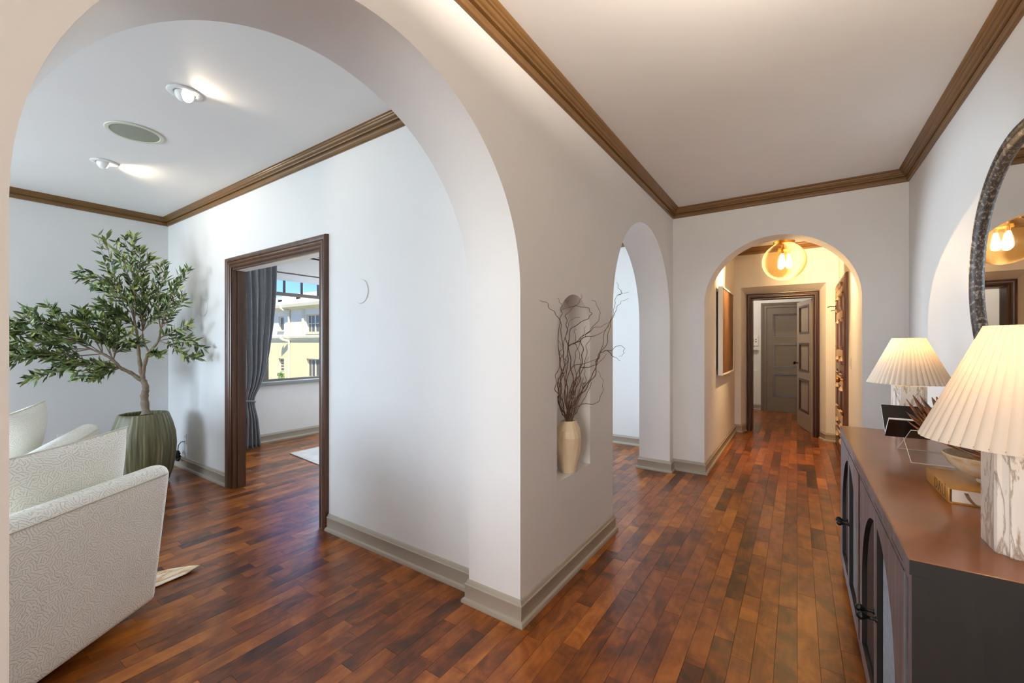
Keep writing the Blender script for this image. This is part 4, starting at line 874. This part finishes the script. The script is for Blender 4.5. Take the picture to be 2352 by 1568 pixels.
def add_leaf(p, d, L, wid):
    d = d.normalized(); s_ = d.cross(Vector((rt_.uniform(-1, 1), rt_.uniform(-1, 1), rt_.uniform(-.3, 1)))).normalized(); nn = s_.cross(d)
    q = [p, p+d*L*.3+s_*wid, p+d*L*.62+s_*wid*.85-nn*L*.04, p+d*L-nn*L*.12, p+d*L*.62-s_*wid*.85-nn*L*.04, p+d*L*.3-s_*wid, p+d*L*.32+nn*wid*.25, p+d*L*.64-nn*L*.02]
    leaves.append((L, q, min(1, max(0, rt_.gauss(.45, .24)))))
LF = [(0, 1, 6), (0, 6, 5), (1, 2, 7, 6), (6, 7, 4, 5), (2, 3, 7), (7, 3, 4)]
for ti, tw in enumerate(TWIGS):
    for rep in range(2 if ti < 23 else 3):
        j = rt_.uniform(-.055, .055) if rep else rt_.uniform(-.02, .02)
        off = Vector((rt_.uniform(-.07, .07), rt_.uniform(-.07, .07), rt_.uniform(-.05, .05))) if rep else Vector((0, 0, 0))
        pts = []
        for i, p in enumerate(tw):
            t = i/(len(tw)-1); p = Vector(p)+off*t; pts.append(clampin(CAMV+(p-CAMV)*(1+j*t)))
        pp = smooth_path(pts, 8); n = len(pp)
        mbt.tube(pp, [.0042-.003*i/(n-1) for i in range(n)], 5)
        for i in range(int(n*.22), n):
            t = (pp[min(i+1, n-1)]-pp[i-1]).normalized()
            for _ in range(rt_.choice((1, 2, 2))):
                side = t.orthogonal().normalized(); side.rotate(Matrix.Rotation(rt_.uniform(0, 2*PI), 3, t)) if False else None
                ang = rt_.uniform(0, 2*PI); a1 = t.orthogonal().normalized(); a2 = t.cross(a1); side = a1*math.cos(ang)+a2*math.sin(ang)
                d = t*rt_.uniform(.4, 1.0)+side*rt_.uniform(.5, 1.0)+Vector((0, 0, rt_.uniform(-.15, .35)))
                p = pp[i]+Vector((rt_.uniform(-.008, .008), rt_.uniform(-.008, .008), rt_.uniform(-.008, .008)))
                tip = p+d.normalized()*.1
                if tip.y > 1.755 or tip.x < XW+.02: continue
                add_leaf(p, d, rt_.uniform(.055, .095), rt_.uniform(.0075, .0125))
            if rt_.random() < .012: olives.append(pp[i]+Vector((0, 0, -.015)))
mbt.build('twigs', M['bark'], tree, smooth=60, kind='stuff', weld=False)
leaves.sort(key=lambda e: -e[0]*(1 if (e[1][0]-CAMV).length < 5.4 else .9))
for L, q, t in leaves[:290]:
    MB().add(q, LF).build('leaf', M['leaf'], tree, org=q[0], smooth=0, tones=[t]*8, weld=False, normals=False)
mb = MB(); tn_ = []
for L, q, t in leaves[290:]: mb.add(q, LF); tn_ += [t]*8
mb.build('foliage', M['leaf'], tree, smooth=0, tones=tn_, kind='stuff', weld=False, normals=False)
for p in olives[:14]: MB().lathe(p, [(.001, -.012), (.007, -.009), (.0095, 0), (.007, .009), (.001, .012)], 10).build('olive', M['olive'], tree, smooth=80)

# ------------------------------------------------------------------ vase with curly willow in the wall niche
VC = (-1.140, 2.288)
vz = empty('vase', (VC[0], VC[1], NZ), 'faceted sand-coloured ceramic vase standing in the arched wall niche', 'vase')
VP = [(.050, 0.0), (.055, .004), (.062, .05), (.078, .12), (.092, .18), (.097, .215), (.086, .255), (.066, .285), (.056, .302), (.054, .310), (.048, .306), (.050, .28)]
def inmouth(p):
    if p.z < NZ+.325:
        dx, dy = p.x-VC[0], p.y-VC[1]; q = math.hypot(dx/.62, dy); lim = .024+max(0, p.z-NZ-.29)*.35
        if q > lim: p.x = VC[0]+dx*lim/q; p.y = VC[1]+dy*lim/q
def facet(x, y, z, a):
    k = .78; f = 1+.15*math.sin(3*a+z*14)*math.sin(PI*min(1, z/.31))+.05*noise.noise((x*14, y*14, z*12))+.03*abs(math.sin(2.5*a-z*11))
    return (x*k*f, y*f, z)
MB().lathe((VC[0], VC[1], NZ), VP, 20, cap1=False, fn=facet).build('body', M['vase'], vz, smooth=14)
wi = empty('willow_bundle', (VC[0], VC[1], NZ+.20), 'bundle of bare brown curly willow branches standing in the vase', 'branches')
rw = random.Random(4)
for k, p in enumerate(WILLOW):
    pts = [Vector(q) for q in p]
    if k not in (7, 8, 9, 13, 15, 16, 24): pts = [Vector((VC[0]+rw.uniform(-.02, .02), VC[1]+rw.uniform(-.025, .025), NZ+.20))]+pts
    pp = smooth_path(pts, 7); n = len(pp); ph = rw.uniform(0, 6)
    for i in range(2, n-1): pp[i] += Vector((.004*math.sin(i*.9+ph), .005*math.sin(i*1.1+ph*2), .002*math.cos(i*.8)))
    for i in range(n):
        if pp[i].z > NZ+.31 and (pp[i].y < NY0+.01 or pp[i].y > NY1-.01): pp[i].x = max(pp[i].x, X1+.012)
        pp[i].x = max(pp[i].x, X1-.10); inmouth(pp[i])
    r0 = .0036 if k < 7 or k in (11, 12, 14) else .0026
    MB().tube(pp, [r0-(r0-.0009)*i/(n-1) for i in range(n)], 6).build('branch', M['twigm'], wi, smooth=70)
for k in range(12):
    base = Vector((VC[0]+rw.uniform(-.02, .02), VC[1]+rw.uniform(-.03, .03), NZ+.20)); pp = [base]; d = Vector((rw.uniform(-.05, .12), rw.uniform(-.3, .3), 1)).normalized()
    for i in range(18):
        d = (d+Vector((rw.uniform(-.12, .16), rw.uniform(-.4, .4), .1))).normalized(); q = pp[-1]+d*.022
        q.x = min(max(q.x, X1-.09), X1+.10); 
        if q.y < NY0+.02: q.y = NY0+.02; d.y = abs(d.y)
        if q.y > NY1-.04: q.y = NY1-.04; d.y = -abs(d.y)
        inmouth(q); pp.append(q)
    MB().tube(smooth_path(pp, 3), .0017, 5).build('branch', M['twigm'], wi, smooth=70)

# ------------------------------------------------------------------ console
CX0, CX1, CY0, CY1, CZ = .2195, .728, 1.3255, 3.232, .85
con = empty('console', ((CX0+CX1)/2, (CY0+CY1)/2, 0), 'dark wooden sideboard with arched woven-wire doors along the right wall', 'sideboard')
MB().bbox(CX0-.004, CX1, CY0-.003, CY1+.003, CZ-.036, CZ, .003, 2).build('top', [M['ctop']], con, smooth=0, label='worn brown top')
mb = MB(); mb.box(CX0-.0042, CX1, CY0-.0035, CY0-.0025, CZ-.0355, CZ-.0015)
mb.build('top_edge', M['cside'], con, smooth=0, label='black end edge of the top')
for y in (CY0, CY1-.03):
    mb = MB()
    for a, b_ in ((CX0+.028, CX0+.115), (CX1-.09, CX1)): mb.box(a, b_, y, y+.03, .06, CZ-.036)
    for a, b_ in ((.06, .15), (CZ-.125, CZ-.036)): mb.box(CX0+.115, CX1-.09, y, y+.03, a, b_)
    fr_ = mb.build('end_frame', M['cside'], con, smooth=0)
    MB().box(CX0+.115, CX1-.09, y+.011, y+.02, .15, CZ-.125).build('end_panel', M['cside'], fr_, smooth=0)
MB().box(CX0+.0005, CX0+.029, CY0-.002, CY0+.002, .056, CZ-.0365).build('end_stile', M['cside'], con, smooth=0)
mb = MB(); mb.box(CX0+.05, CX1, CY0+.03, CY1-.03, .06, .085); mb.box(CX1-.015, CX1, CY0+.03, CY1-.03, .085, CZ-.036); mb.box(CX0+.06, CX1-.015, 2.27, 2.29, .085, CZ-.036)
mb.build('carcass', M['cside'], con, smooth=0)
MB().box(CX0-.0045, CX0-.0035, CY0-.0025, CY1+.0025, CZ-.034, CZ-.002).build('front_edge', M['cfront'], con, smooth=0)
for k in range(6): MB().box(CX0-.0006, CX0+.004, CY0+.10+.31*k, CY0+.25+.31*k, CZ-.0475, CZ-.0462).build('bead', M['black'], con, smooth=0)
mb = MB(); mb.box(CX0, CX0+.028, CY0+.002, CY1, CZ-.060, CZ-.036); mb.box(CX0, CX0+.028, CY0+.002, CY1, .055, .095)
for a, b_ in ((CY0+.002, CY0+.035), (2.258, 2.302), (CY1-.035, CY1)): mb.box(CX0, CX0+.028, a, b_, .095, CZ-.060)
mb.build('face_frame', M['cfront'], con, smooth=0)
def half_arch_door(yc, s_, label=None):
    """door from the bay centre yc outwards (s_=+1 away from the camera); arch centred on yc"""
    R, zs, W_ = .345, .395, .455; z0, z1 = .098, CZ-.063; g = .0015; st = .030
    loop = [(g, z0), (W_, z0), (W_, z1), (g, z1)]
    h = [(st, .135), (R, .135)]+[(R*math.cos(a), zs+R*math.sin(a)) for a in [k*(PI/2-.09)/18 for k in range(19)] if R*math.cos(a) > st]
    h = h+[(st, zs+math.sqrt(R*R-st*st))]
    fn = lambda u, v, d: (d, yc+s_*u, v)
    dr = MB().extrude(loop, CX0-.002, CX0+.014, fn, holes=[h], hole_mi=1).build('door', [M['cfront'], M['cside']], con, smooth=0)
    mb = MB(); mb.box(CX0+.027, CX0+.030, min(yc+s_*.01, yc+s_*(W_-.01)), max(yc+s_*.01, yc+s_*(W_-.01)), z0, z1); mb.build('backing', M['cside'], dr, smooth=0)
    mb = MB(); sp_ = .0125; a = math.radians(62)
    def inside(u, v):
        return st-.004 < u < R+.006 and .13 < v and (v < zs or u*u+(v-zs)**2 < (R+.006)**2)
    for sg in (1, -1):
        dx, dz = math.cos(a)*sg, math.sin(a); nx, nz = -dz, dx
        for k in range(-70, 70):
            run = []
            for t in [x*.012 for x in range(-70, 80)]:
                u = .17+nx*k*sp_*.62+dx*t; v = .43+nz*k*sp_*.62+dz*t
                if inside(u, v): run.append((u, v))
                elif run: break
            if len(run) > 1:
                (ua, va), (ub, vb) = run[0], run[-1]; q = .0021; xx = CX0+.0165+(.0022 if sg > 0 else 0)
                mb.add([(xx, yc+s_*(ua+nx*q), va+nz*q), (xx, yc+s_*(ua-nx*q), va-nz*q), (xx, yc+s_*(ub-nx*q), vb-nz*q), (xx, yc+s_*(ub+nx*q), vb+nz*q), (xx-.0028, yc+s_*ua, va), (xx-.0028, yc+s_*ub, vb)], [(0, 4, 5, 3), (4, 1, 2, 5), (1, 0, 3, 2)])
    mb.build('wire_mesh', M['wire'], dr, smooth=0, kind='stuff', weld=False, normals=False)
    mb = MB(); mb.lathe((0, 0, 0), [(.010, -.002), (.010, .002), (.0055, .005), (.0055, .022), (.009, .027), (.0135, .035), (.0135, .042), (.009, .049), (.001, .052)], 16)
    mb.v = [(CX0-.002-z, yc+s_*.022+x, .432+y) for x, y, z in mb.v]; mb.build('knob', M['iron'], dr, smooth=60)
for yc in (1.862, 2.748):
    for s_ in (1, -1): half_arch_door(yc-.006 if s_ < 0 else yc+.006-.006, s_)
for y in (CY0+.035, 2.28, CY1-.035):
    for x in (CX0+.035, CX1-.05): MB().bbox(x-.028, x+.028, y-.028, y+.028, 0, .058, .004, 1).build('foot', M['cside'], con, smooth=0)

# ------------------------------------------------------------------ table lamps with pleated shades
def lamp(x, y, sc, label, zb0, zb1, r0, r1):
    e = empty('table_lamp', (x, y, CZ), label, 'table lamp', 'marble table lamps on the console')
    a = .066*sc; hb = .272*(1 if sc < 1.05 else .98); c = .018*sc; i_ = .007*sc
    poly = []
    for k in range(4):
        q = k*PI/2; cs, sn = math.cos(q), math.sin(q)
        for (px, py) in ((a, -a+c+i_), (a-i_*.4, -a+c), (a-c*.55, -a+c*1.0), (a-c, -a+c*.55), (a-c, -a+i_*.4), (a-c-i_, -a))[::-1]:
            poly.append((px*cs-py*sn, px*sn+py*cs))
    mb = MB(); n = len(poly); zz = [(0, .985), (.003, 1), (hb-.004, 1), (hb, .98)]
    vs = [(x+px*s_, y+py*s_, CZ+z) for z, s_ in zz for px, py in poly]
    mb.add(vs, [(k*n+i, k*n+(i+1) % n, (k+1)*n+(i+1) % n, (k+1)*n+i) for k in range(3) for i in range(n)]+[tuple(range(n)), tuple(3*n+i for i in range(n))]); mb.build('base', M['marble'], e, smooth=20)
    MB().lathe((x, y, CZ+hb), [(.016, 0), (.016, .004), (.007, .007), (.006, .05), (.014, .055), (.014, .10), (.008, .104)], 16).build('neck', M['brass'], e, smooth=40)
    MB().lathe((x, y, CZ+hb), [(.012, .100), (.016, .115), (.028, .145), (.030, .16), (.024, .178), (.004, .188)], 18).build('bulb', M['bulb'], e, smooth=80)
    N = 46; vs = []; fs = []; rows = 10; seg = N*6
    for k in range(rows+1):
        t = k/rows; z = zb0+(zb1-zb0)*t; r = r0+(r1-r0)*t
        for i in range(seg):
            ph = (i % 6)/6.0; am = (.0065*sc)*(1-.45*t); w_ = abs(math.sin(PI*ph))**.8
            rr = r+am*(w_-.5); a_ = 2*PI*i/seg; vs.append((x+rr*math.cos(a_), y+rr*math.sin(a_), z-(.0018*(1-w_) if k == 0 else 0)))
    for k in range(rows):
        for i in range(seg): fs.append((k*seg+i, k*seg+(i+1) % seg, (k+1)*seg+(i+1) % seg, (k+1)*seg+i))
    MB().add(vs, fs).build('shade', M['pleat'], e, smooth=60)
    mb = MB()
    for z, r in ((zb1-.004, r1-.006), (zb0+.004, r0-.006)): mb.tube([(x+r*math.cos(2*PI*i/48), y+r*math.sin(2*PI*i/48), z) for i in range(48)], .0015, 6, closed=True)
    zt = zb1-.012
    for i in range(3): mb.tube([(x, y, zt), (x+(r1-.006)*math.cos(i*2.094), y+(r1-.006)*math.sin(i*2.094), zb1-.004)], .0015, 6)
    mb.tube([(x, y, CZ+hb+.10), (x+.033, y, CZ+hb+.13), (x+.033, y, zt-.01), (x, y, zt)], .0013, 6)
    mb.build('shade_carrier', M['brass'], e, smooth=60)
    light('lamp_glow', 'POINT', (x, y, CZ+hb+.197), 4.2*sc, (1, .76, .48), shadow_soft_size=.008)
    return e
lamp(.462, 1.527, 1.08, 'lit marble table lamp at the near end of the console, cut by the picture edge', 1.108, 1.393, .192, .075)
lamp(.497, 3.075, 1.0, 'lit marble table lamp at the far end of the console behind the open book', 1.135, 1.378, .172, .066)

# ------------------------------------------------------------------ things on the console
bk = empty('art_book', (.50, 1.985, CZ), 'thick gold clothbound book with a ribbon lying under the bowl', 'book')
BX0_, BX1_, BY0_, BY1_, BH = .391, .640, 1.858, 2.125, .0475
mb = MB(); mb.box(BX0_+.010, BX1_-.006, BY0_+.005, BY1_-.005, CZ+.0045, CZ+BH-.004); mb.build('pages', M['paper'], bk, smooth=0)
mb = MB(); mb.box(BX0_+.004, BX1_, BY0_, BY1_, CZ+.0003, CZ+.0042); mb.box(BX0_+.004, BX1_, BY0_, BY1_, CZ+BH-.0038, CZ+BH); mb.bbox(BX0_, BX0_+.0055, BY0_, BY1_, CZ+.0003, CZ+BH, .002, 2)
mb.build('cover', M['gold'], bk, smooth=30)
fc = bpy.data.curves.new('spine_title', 'FONT'); fc.body = 'DAL\u00cd'; fc.size = .052; fc.align_x = 'CENTER'; fc.align_y = 'CENTER'; fc.extrude = .0004; fc.space_character = 1.25
fo_ = bpy.data.objects.new('spine_title', fc); COL.objects.link(fo_); fc.materials.append(M['goldink'])
fo_.matrix_world = Matrix(((0, 0, -1, BX0_-.0004), (-1, 0, 0, (BY0_+BY1_)/2-.045), (0, 1, 0, CZ+BH/2), (0, 0, 0, 1)))
dg = bpy.context.evaluated_depsgraph_get(); me = bpy.data.meshes.new_from_object(fo_.evaluated_get(dg)); mw = fo_.matrix_world.copy(); bpy.data.objects.remove(fo_)
to = bpy.data.objects.new('spine_title', me); COL.objects.link(to); to.parent = bk; to.matrix_local = Matrix.Translation(-Vector(bk['_o'])) @ mw; to['_o'] = [0, 0, 0]
mb = MB(); rbp = [(.432, BY0_+.02, CZ+.036), (.432, BY0_-.002, CZ+.034), (.436, BY0_-.012, CZ+.022), (.448, BY0_-.026, CZ+.008), (.466, BY0_-.042, CZ+.0025), (.50, BY0_-.05, CZ+.0018)]
rb = smooth_path(rbp, 5); vs = [q for p in rb for q in ((p.x-.0045, p.y, p.z), (p.x+.0045, p.y+.001, p.z), (p.x+.0045, p.y+.001, p.z+.0006), (p.x-.0045, p.y, p.z+.0006))]
n = len(rb); mb.add(vs, [(i*4+j, i*4+(j+1) % 4, i*4+4+(j+1) % 4, i*4+4+j) for i in range(n-1) for j in range(4)]+[(0, 1, 2, 3), (4*n-4, 4*n-3, 4*n-2, 4*n-1)]); mb.build('ribbon', M['ribbon'], bk, smooth=60, label='brown ribbon bookmark')
BC = (.515, 1.985); bz = CZ+BH+.0008
bo_ = empty('bowl', (BC[0], BC[1], bz), 'shallow alabaster bowl full of brown feathers on the gold book', 'bowl')
bp = [(.030, .0), (.032, .006), (.028, .012), (.045, .017), (.072, .030), (.095, .052), (.108, .078), (.111, .086), (.108, .087), (.103, .078), (.090, .054), (.066, .034), (.03, .024), (.002, .022)]
MB().lathe((BC[0], BC[1], bz), bp, 56).build('shell', M['bowl'], bo_, smooth=60)
fe = empty('feathers', (BC[0], BC[1], bz+.03), 'sheaf of long curved brown feathers fanning out of the bowl', 'feathers')
rf = random.Random(9)
def feather(p0, d, L, wd, curl, tw):
    rows = 12; vs = []; p = Vector(p0); d = Vector(d).normalized(); sd_ = d.cross(Vector((0, 0, 1))).normalized()
    sd_ = (sd_*math.cos(tw)+d.cross(sd_)*math.sin(tw)).normalized(); tlist = []
    for i in range(rows+1):
        t = i/rows; w_ = wd*(math.sin(PI*min(1, .12+.88*t))**.7 if t < .999 else .05)*(1-.25*t)
        nn = sd_.cross(d).normalized(); c_ = .35*w_
        vs += [p-sd_*w_, p-sd_*w_*.5+nn*c_*.6, p+nn*c_, p+sd_*w_*.5+nn*c_*.6, p+sd_*w_]
        p = p+d*(L/rows); d = (d+Vector((0, 0, curl/rows))).normalized()
    fs = [(i*5+j, i*5+j+1, i*5+5+j+1, i*5+5+j) for i in range(rows) for j in range(4)]
    o = MB().add(vs, fs).build('feather', M['feather'], fe, smooth=60); s2 = o.modifiers.new('thick', 'SOLIDIFY'); s2.thickness = .0008
for k in range(48):
    lead = k < 38
    a = PI*.77+rf.uniform(-.42, .34) if lead else rf.uniform(0, 2*PI)
    el = rf.uniform(.05, .34) if lead else rf.uniform(.5, 1.0)
    st_ = (BC[0]+.045*math.cos(a+PI)*rf.uniform(-.6, 1), BC[1]+.045*math.sin(a+PI)*rf.uniform(-.6, 1), bz+.084+rf.uniform(0, .02))
    feather(st_, (math.cos(a), math.sin(a), el), rf.uniform(.19, .285) if lead else rf.uniform(.10, .14), rf.uniform(.017, .027), rf.uniform(.7, 1.3), rf.uniform(-.5, .5))
# acrylic cradle with an open book
ac = empty('book_stand', (.47, 2.53, CZ), 'clear acrylic crossed book stand on the console', 'book stand')
for ya, yb in ((2.672, 2.395), (2.385, 2.662)):
    z0, z1 = CZ, CZ+.135; x0, x1 = .394, .555; dy = yb-ya; L = math.hypot(dy, z1-z0); ny, nz = -(z1-z0)/L*.002, dy/L*.002
    P = [(x, y_+s_*ny, z_+s_*nz+.002) for x in (x0, x1) for (y_, z_) in ((ya, z0), (yb, z1)) for s_ in (-1, 1)]
    MB().add(P, [(0, 1, 3, 2), (4, 6, 7, 5), (0, 4, 5, 1), (2, 3, 7, 6), (0, 2, 6, 4), (1, 5, 7, 3)]).build('panel', M['acrylic'], ac, smooth=0)
    mb = MB()
    for (x, y_, z_), (x2, y2, z2) in (((x0, ya, z0+.003), (x0, yb, z1)), ((x0, yb, z1+.001), (x1, yb, z1+.001)), ((x0, ya, z0+.003), (x1, ya, z0+.003))): mb.tube([(x, y_, z_), (x2, y2, z2)], .0014, 6)
    mb.build('polished_edge', M['acryledge'], ac, smooth=40)
ob = empty('open_book', (.42, 2.53, CZ+.075), 'black book with glossy dark pages lying open in the acrylic stand', 'book')
x0, x1 = .330, .545; VB = (2.53, CZ+.080)
def slab(name, y0, z0, y1, z1, t0, t1, mat, par=ob):
    dy, dz = y1-y0, z1-z0; L = math.hypot(dy, dz); ny, nz = -dz/L, dy/L
    if nz < 0: ny, nz = -ny, -nz
    P = [(x, a+ny*t, b_+nz*t) for x in (x0, x1) for (a, b_) in ((y0, z0), (y1, z1)) for t in (t0, t1)]
    return MB().add(P, [(0, 1, 3, 2), (4, 6, 7, 5), (0, 4, 5, 1), (2, 3, 7, 6), (0, 2, 6, 4), (1, 5, 7, 3)]).build(name, mat, par, smooth=0)
for (ye, ze) in ((2.652, CZ+.200), (2.430, CZ+.168)):
    slab('cover', VB[0], VB[1], ye, ze, 0, .003, M['cover']); k = .985
    slab('pages', VB[0], VB[1]+.004, VB[0]+(ye-VB[0])*k, VB[1]+.004+(ze-VB[1]-.004)*k, .0032, .012, M['paper'])
    slab('page', VB[0], VB[1]+.005, VB[0]+(ye-VB[0])*k, VB[1]+.005+(ze-VB[1]-.004)*k, .0122, .0130, M['gloss'])

# ------------------------------------------------------------------ round mirror
MC = (2.508, 1.655); MR = .572
mi = empty('round_mirror', (.76, MC[0], MC[1]-MR), 'large round mirror in a distressed black and silver frame above the console', 'mirror')
def tomir(mb): mb.v = [(.76-z, MC[0]+x, MC[1]+y) for x, y, z in mb.v]; return mb
tomir(MB().lathe((0, 0, 0), [(MR-.075, .002), (MR, .002), (MR, .030), (MR-.012, .040), (MR-.022, .040), (MR-.030, .033), (MR-.036, .033), (MR-.046, .040), (MR-.060, .036), (MR-.072, .024), (MR-.075, .014)], 128, cap0=False, cap1=False)).build('frame', M['mframe'], mi, smooth=30)
tomir(MB().lathe((0, 0, 0), [(MR-.070, .004), (MR-.070, .016)], 96)).build('glass', M['mirror'], mi, smooth=20)
# ------------------------------------------------------------------ framed picture in the vestibule
pc = empty('framed_picture', (XE0, 5.975, .97), 'tall brown abstract picture in a thin white box frame on the vestibule wall', 'picture')
px0, px1, pz0, pz1 = 5.44, 6.51, .972, 2.018
mb = MB(); f = .014
for a, b_, c, d in ((px0, px0+f, pz0, pz1), (px1-f, px1, pz0, pz1), (px0+f, px1-f, pz0, pz0+f), (px0+f, px1-f, pz1-f, pz1)): mb.box(XE0+.022, XE0+.070, a, b_, c, d)
mb.build('frame', M['white'], pc, smooth=0); MB().box(XE0+.030, XE0+.060, px0+f+.004, px1-f-.004, pz0+f+.004, pz1-f-.004).build('canvas', M['artboard'], pc, smooth=0)
MB().box(XE0, XE0+.022, px0+.06, px1-.06, pz0+.06, pz1-.06).build('hanging_batten', M['cside'], pc, smooth=0)
# ------------------------------------------------------------------ globe lamp in the vestibule
GX, GY, GZ, GR = -.128, 5.90, 2.315, .226
gl = empty('globe_pendant', (GX, GY, ZC), 'amber glass globe ceiling light with glowing bulbs in the vestibule', 'ceiling light')
prof = [(GR*math.sin(t), -GR*math.cos(t)*.97) for t in [PI*k/30 for k in range(1, 26)]]+[(.098, .205), (.098, .225)]
MB().lathe((GX, GY, GZ), prof, 56, cap1=False).build('globe', M['amber'], gl, smooth=60)
MB().lathe((GX, GY, GZ), [(.108, .205), (.110, .232), (.10, .240), (.055, .246), (.045, .268), (.018, .285), (.012, .30), (.012, ZC-GZ-.03), (.06, ZC-GZ-.025), (.062, ZC-GZ)], 32).build('fitter', M['brass'], gl, smooth=40)
MB().lathe((GX, GY, GZ), [(.03, .205), (.03, .16), (.066, .15), (.066, .128), (.01, .125)], 24).build('socket_cluster', M['brass'], gl, smooth=40)
for k in range(3):
    a = k*2*PI/3+.15; bx, by = GX+.050*math.cos(a), GY+.050*math.sin(a)
    MB().lathe((bx, by, GZ), [(.014, .13), (.015, .095), (.013, .09), (.013, .085)], 14).build('bulb_cap', M['brass'], gl, smooth=60)
    MB().lathe((bx, by, GZ), [(.012, .085), (.017, .07), (.026, .02), (.033, -.03), (.034, -.055), (.026, -.075), (.008, -.085)], 16).build('bulb', M['bulb'], gl, smooth=80)
light('globe_glow', 'POINT', (GX, GY, GZ-.02), 165, (1, .74, .50), shadow_soft_size=.012)
# ------------------------------------------------------------------ back room details
it = empty('wall_intercom', (-.68, BY1, 1.39), 'pale square wall intercom above the small recess in the back room', 'intercom')
TI = lambda u, d, z: (-.755+u, BY1-d, 1.40+z)
MB().bbox(-.105, .105, 0, .02, -.105, .105, .006, 1, T=TI).build('plate', M['white'], it, smooth=0)
mb = MB(); mb.lathe((0, 0, 0), [(.055, .018), (.055, .028), (.045, .032), (.02, .034), (.002, .034)], 32); mb.v = [TI(x-.02, z, y+.01) for x, y, z in mb.v]; mb.build('speaker_dome', M['offwhite'], it, smooth=40)
for zz in (-.02, .025): MB().bbox(.052, .072, .018, .028, zz-.008, zz+.008, .003, 1, T=TI).build('button', M['black'], it, smooth=0)
light('back_room_ceiling_lamp', 'POINT', (-.75, 8.6, 2.55), 26, (1, .88, .74), shadow_soft_size=.08)
bl_ = empty('unseen_ceiling_lamp', (-.75, 8.6, ZC), 'small flush ceiling lamp in the back room, out of view', 'ceiling light')
MB().lathe((-.75, 8.6, ZC), [(.14, 0), (.14, -.02), (.12, -.06), (.06, -.085), (.002, -.09)], 32).build('dome', M['white'], bl_, smooth=50)

h_ = empty('unseen_ceiling_lamp', (.25, .9, ZC), 'ceiling lamp added out of view above the viewpoint to brighten the hall', 'ceiling light')  # added unseen fitting; its bowl turns the fill light upward
MB().lathe((.25, .9, ZC), [(.06, 0), (.06, -.02), (.012, -.025), (.012, -.30)], 24).build('stem', M['brass'], h_, smooth=50)
MB().lathe((.25, .9, ZC-.32), [(.20, .07), (.195, .04), (.16, .0), (.09, -.03), (.002, -.04), (.002, -.034), (.088, -.024), (.155, .006), (.188, .045), (.195, .07)], 40, cap0=False, cap1=False).build('bowl', M['white'], h_, smooth=60)
light('hall_fill_lamp', 'POINT', (.25, .9+.06, ZC-.27), 165, (1, .88, .75), shadow_soft_size=.03)  # fill light added for the hall walls and ceiling
for o in list(bpy.data.objects):
    if '_o' in o: del o['_o']
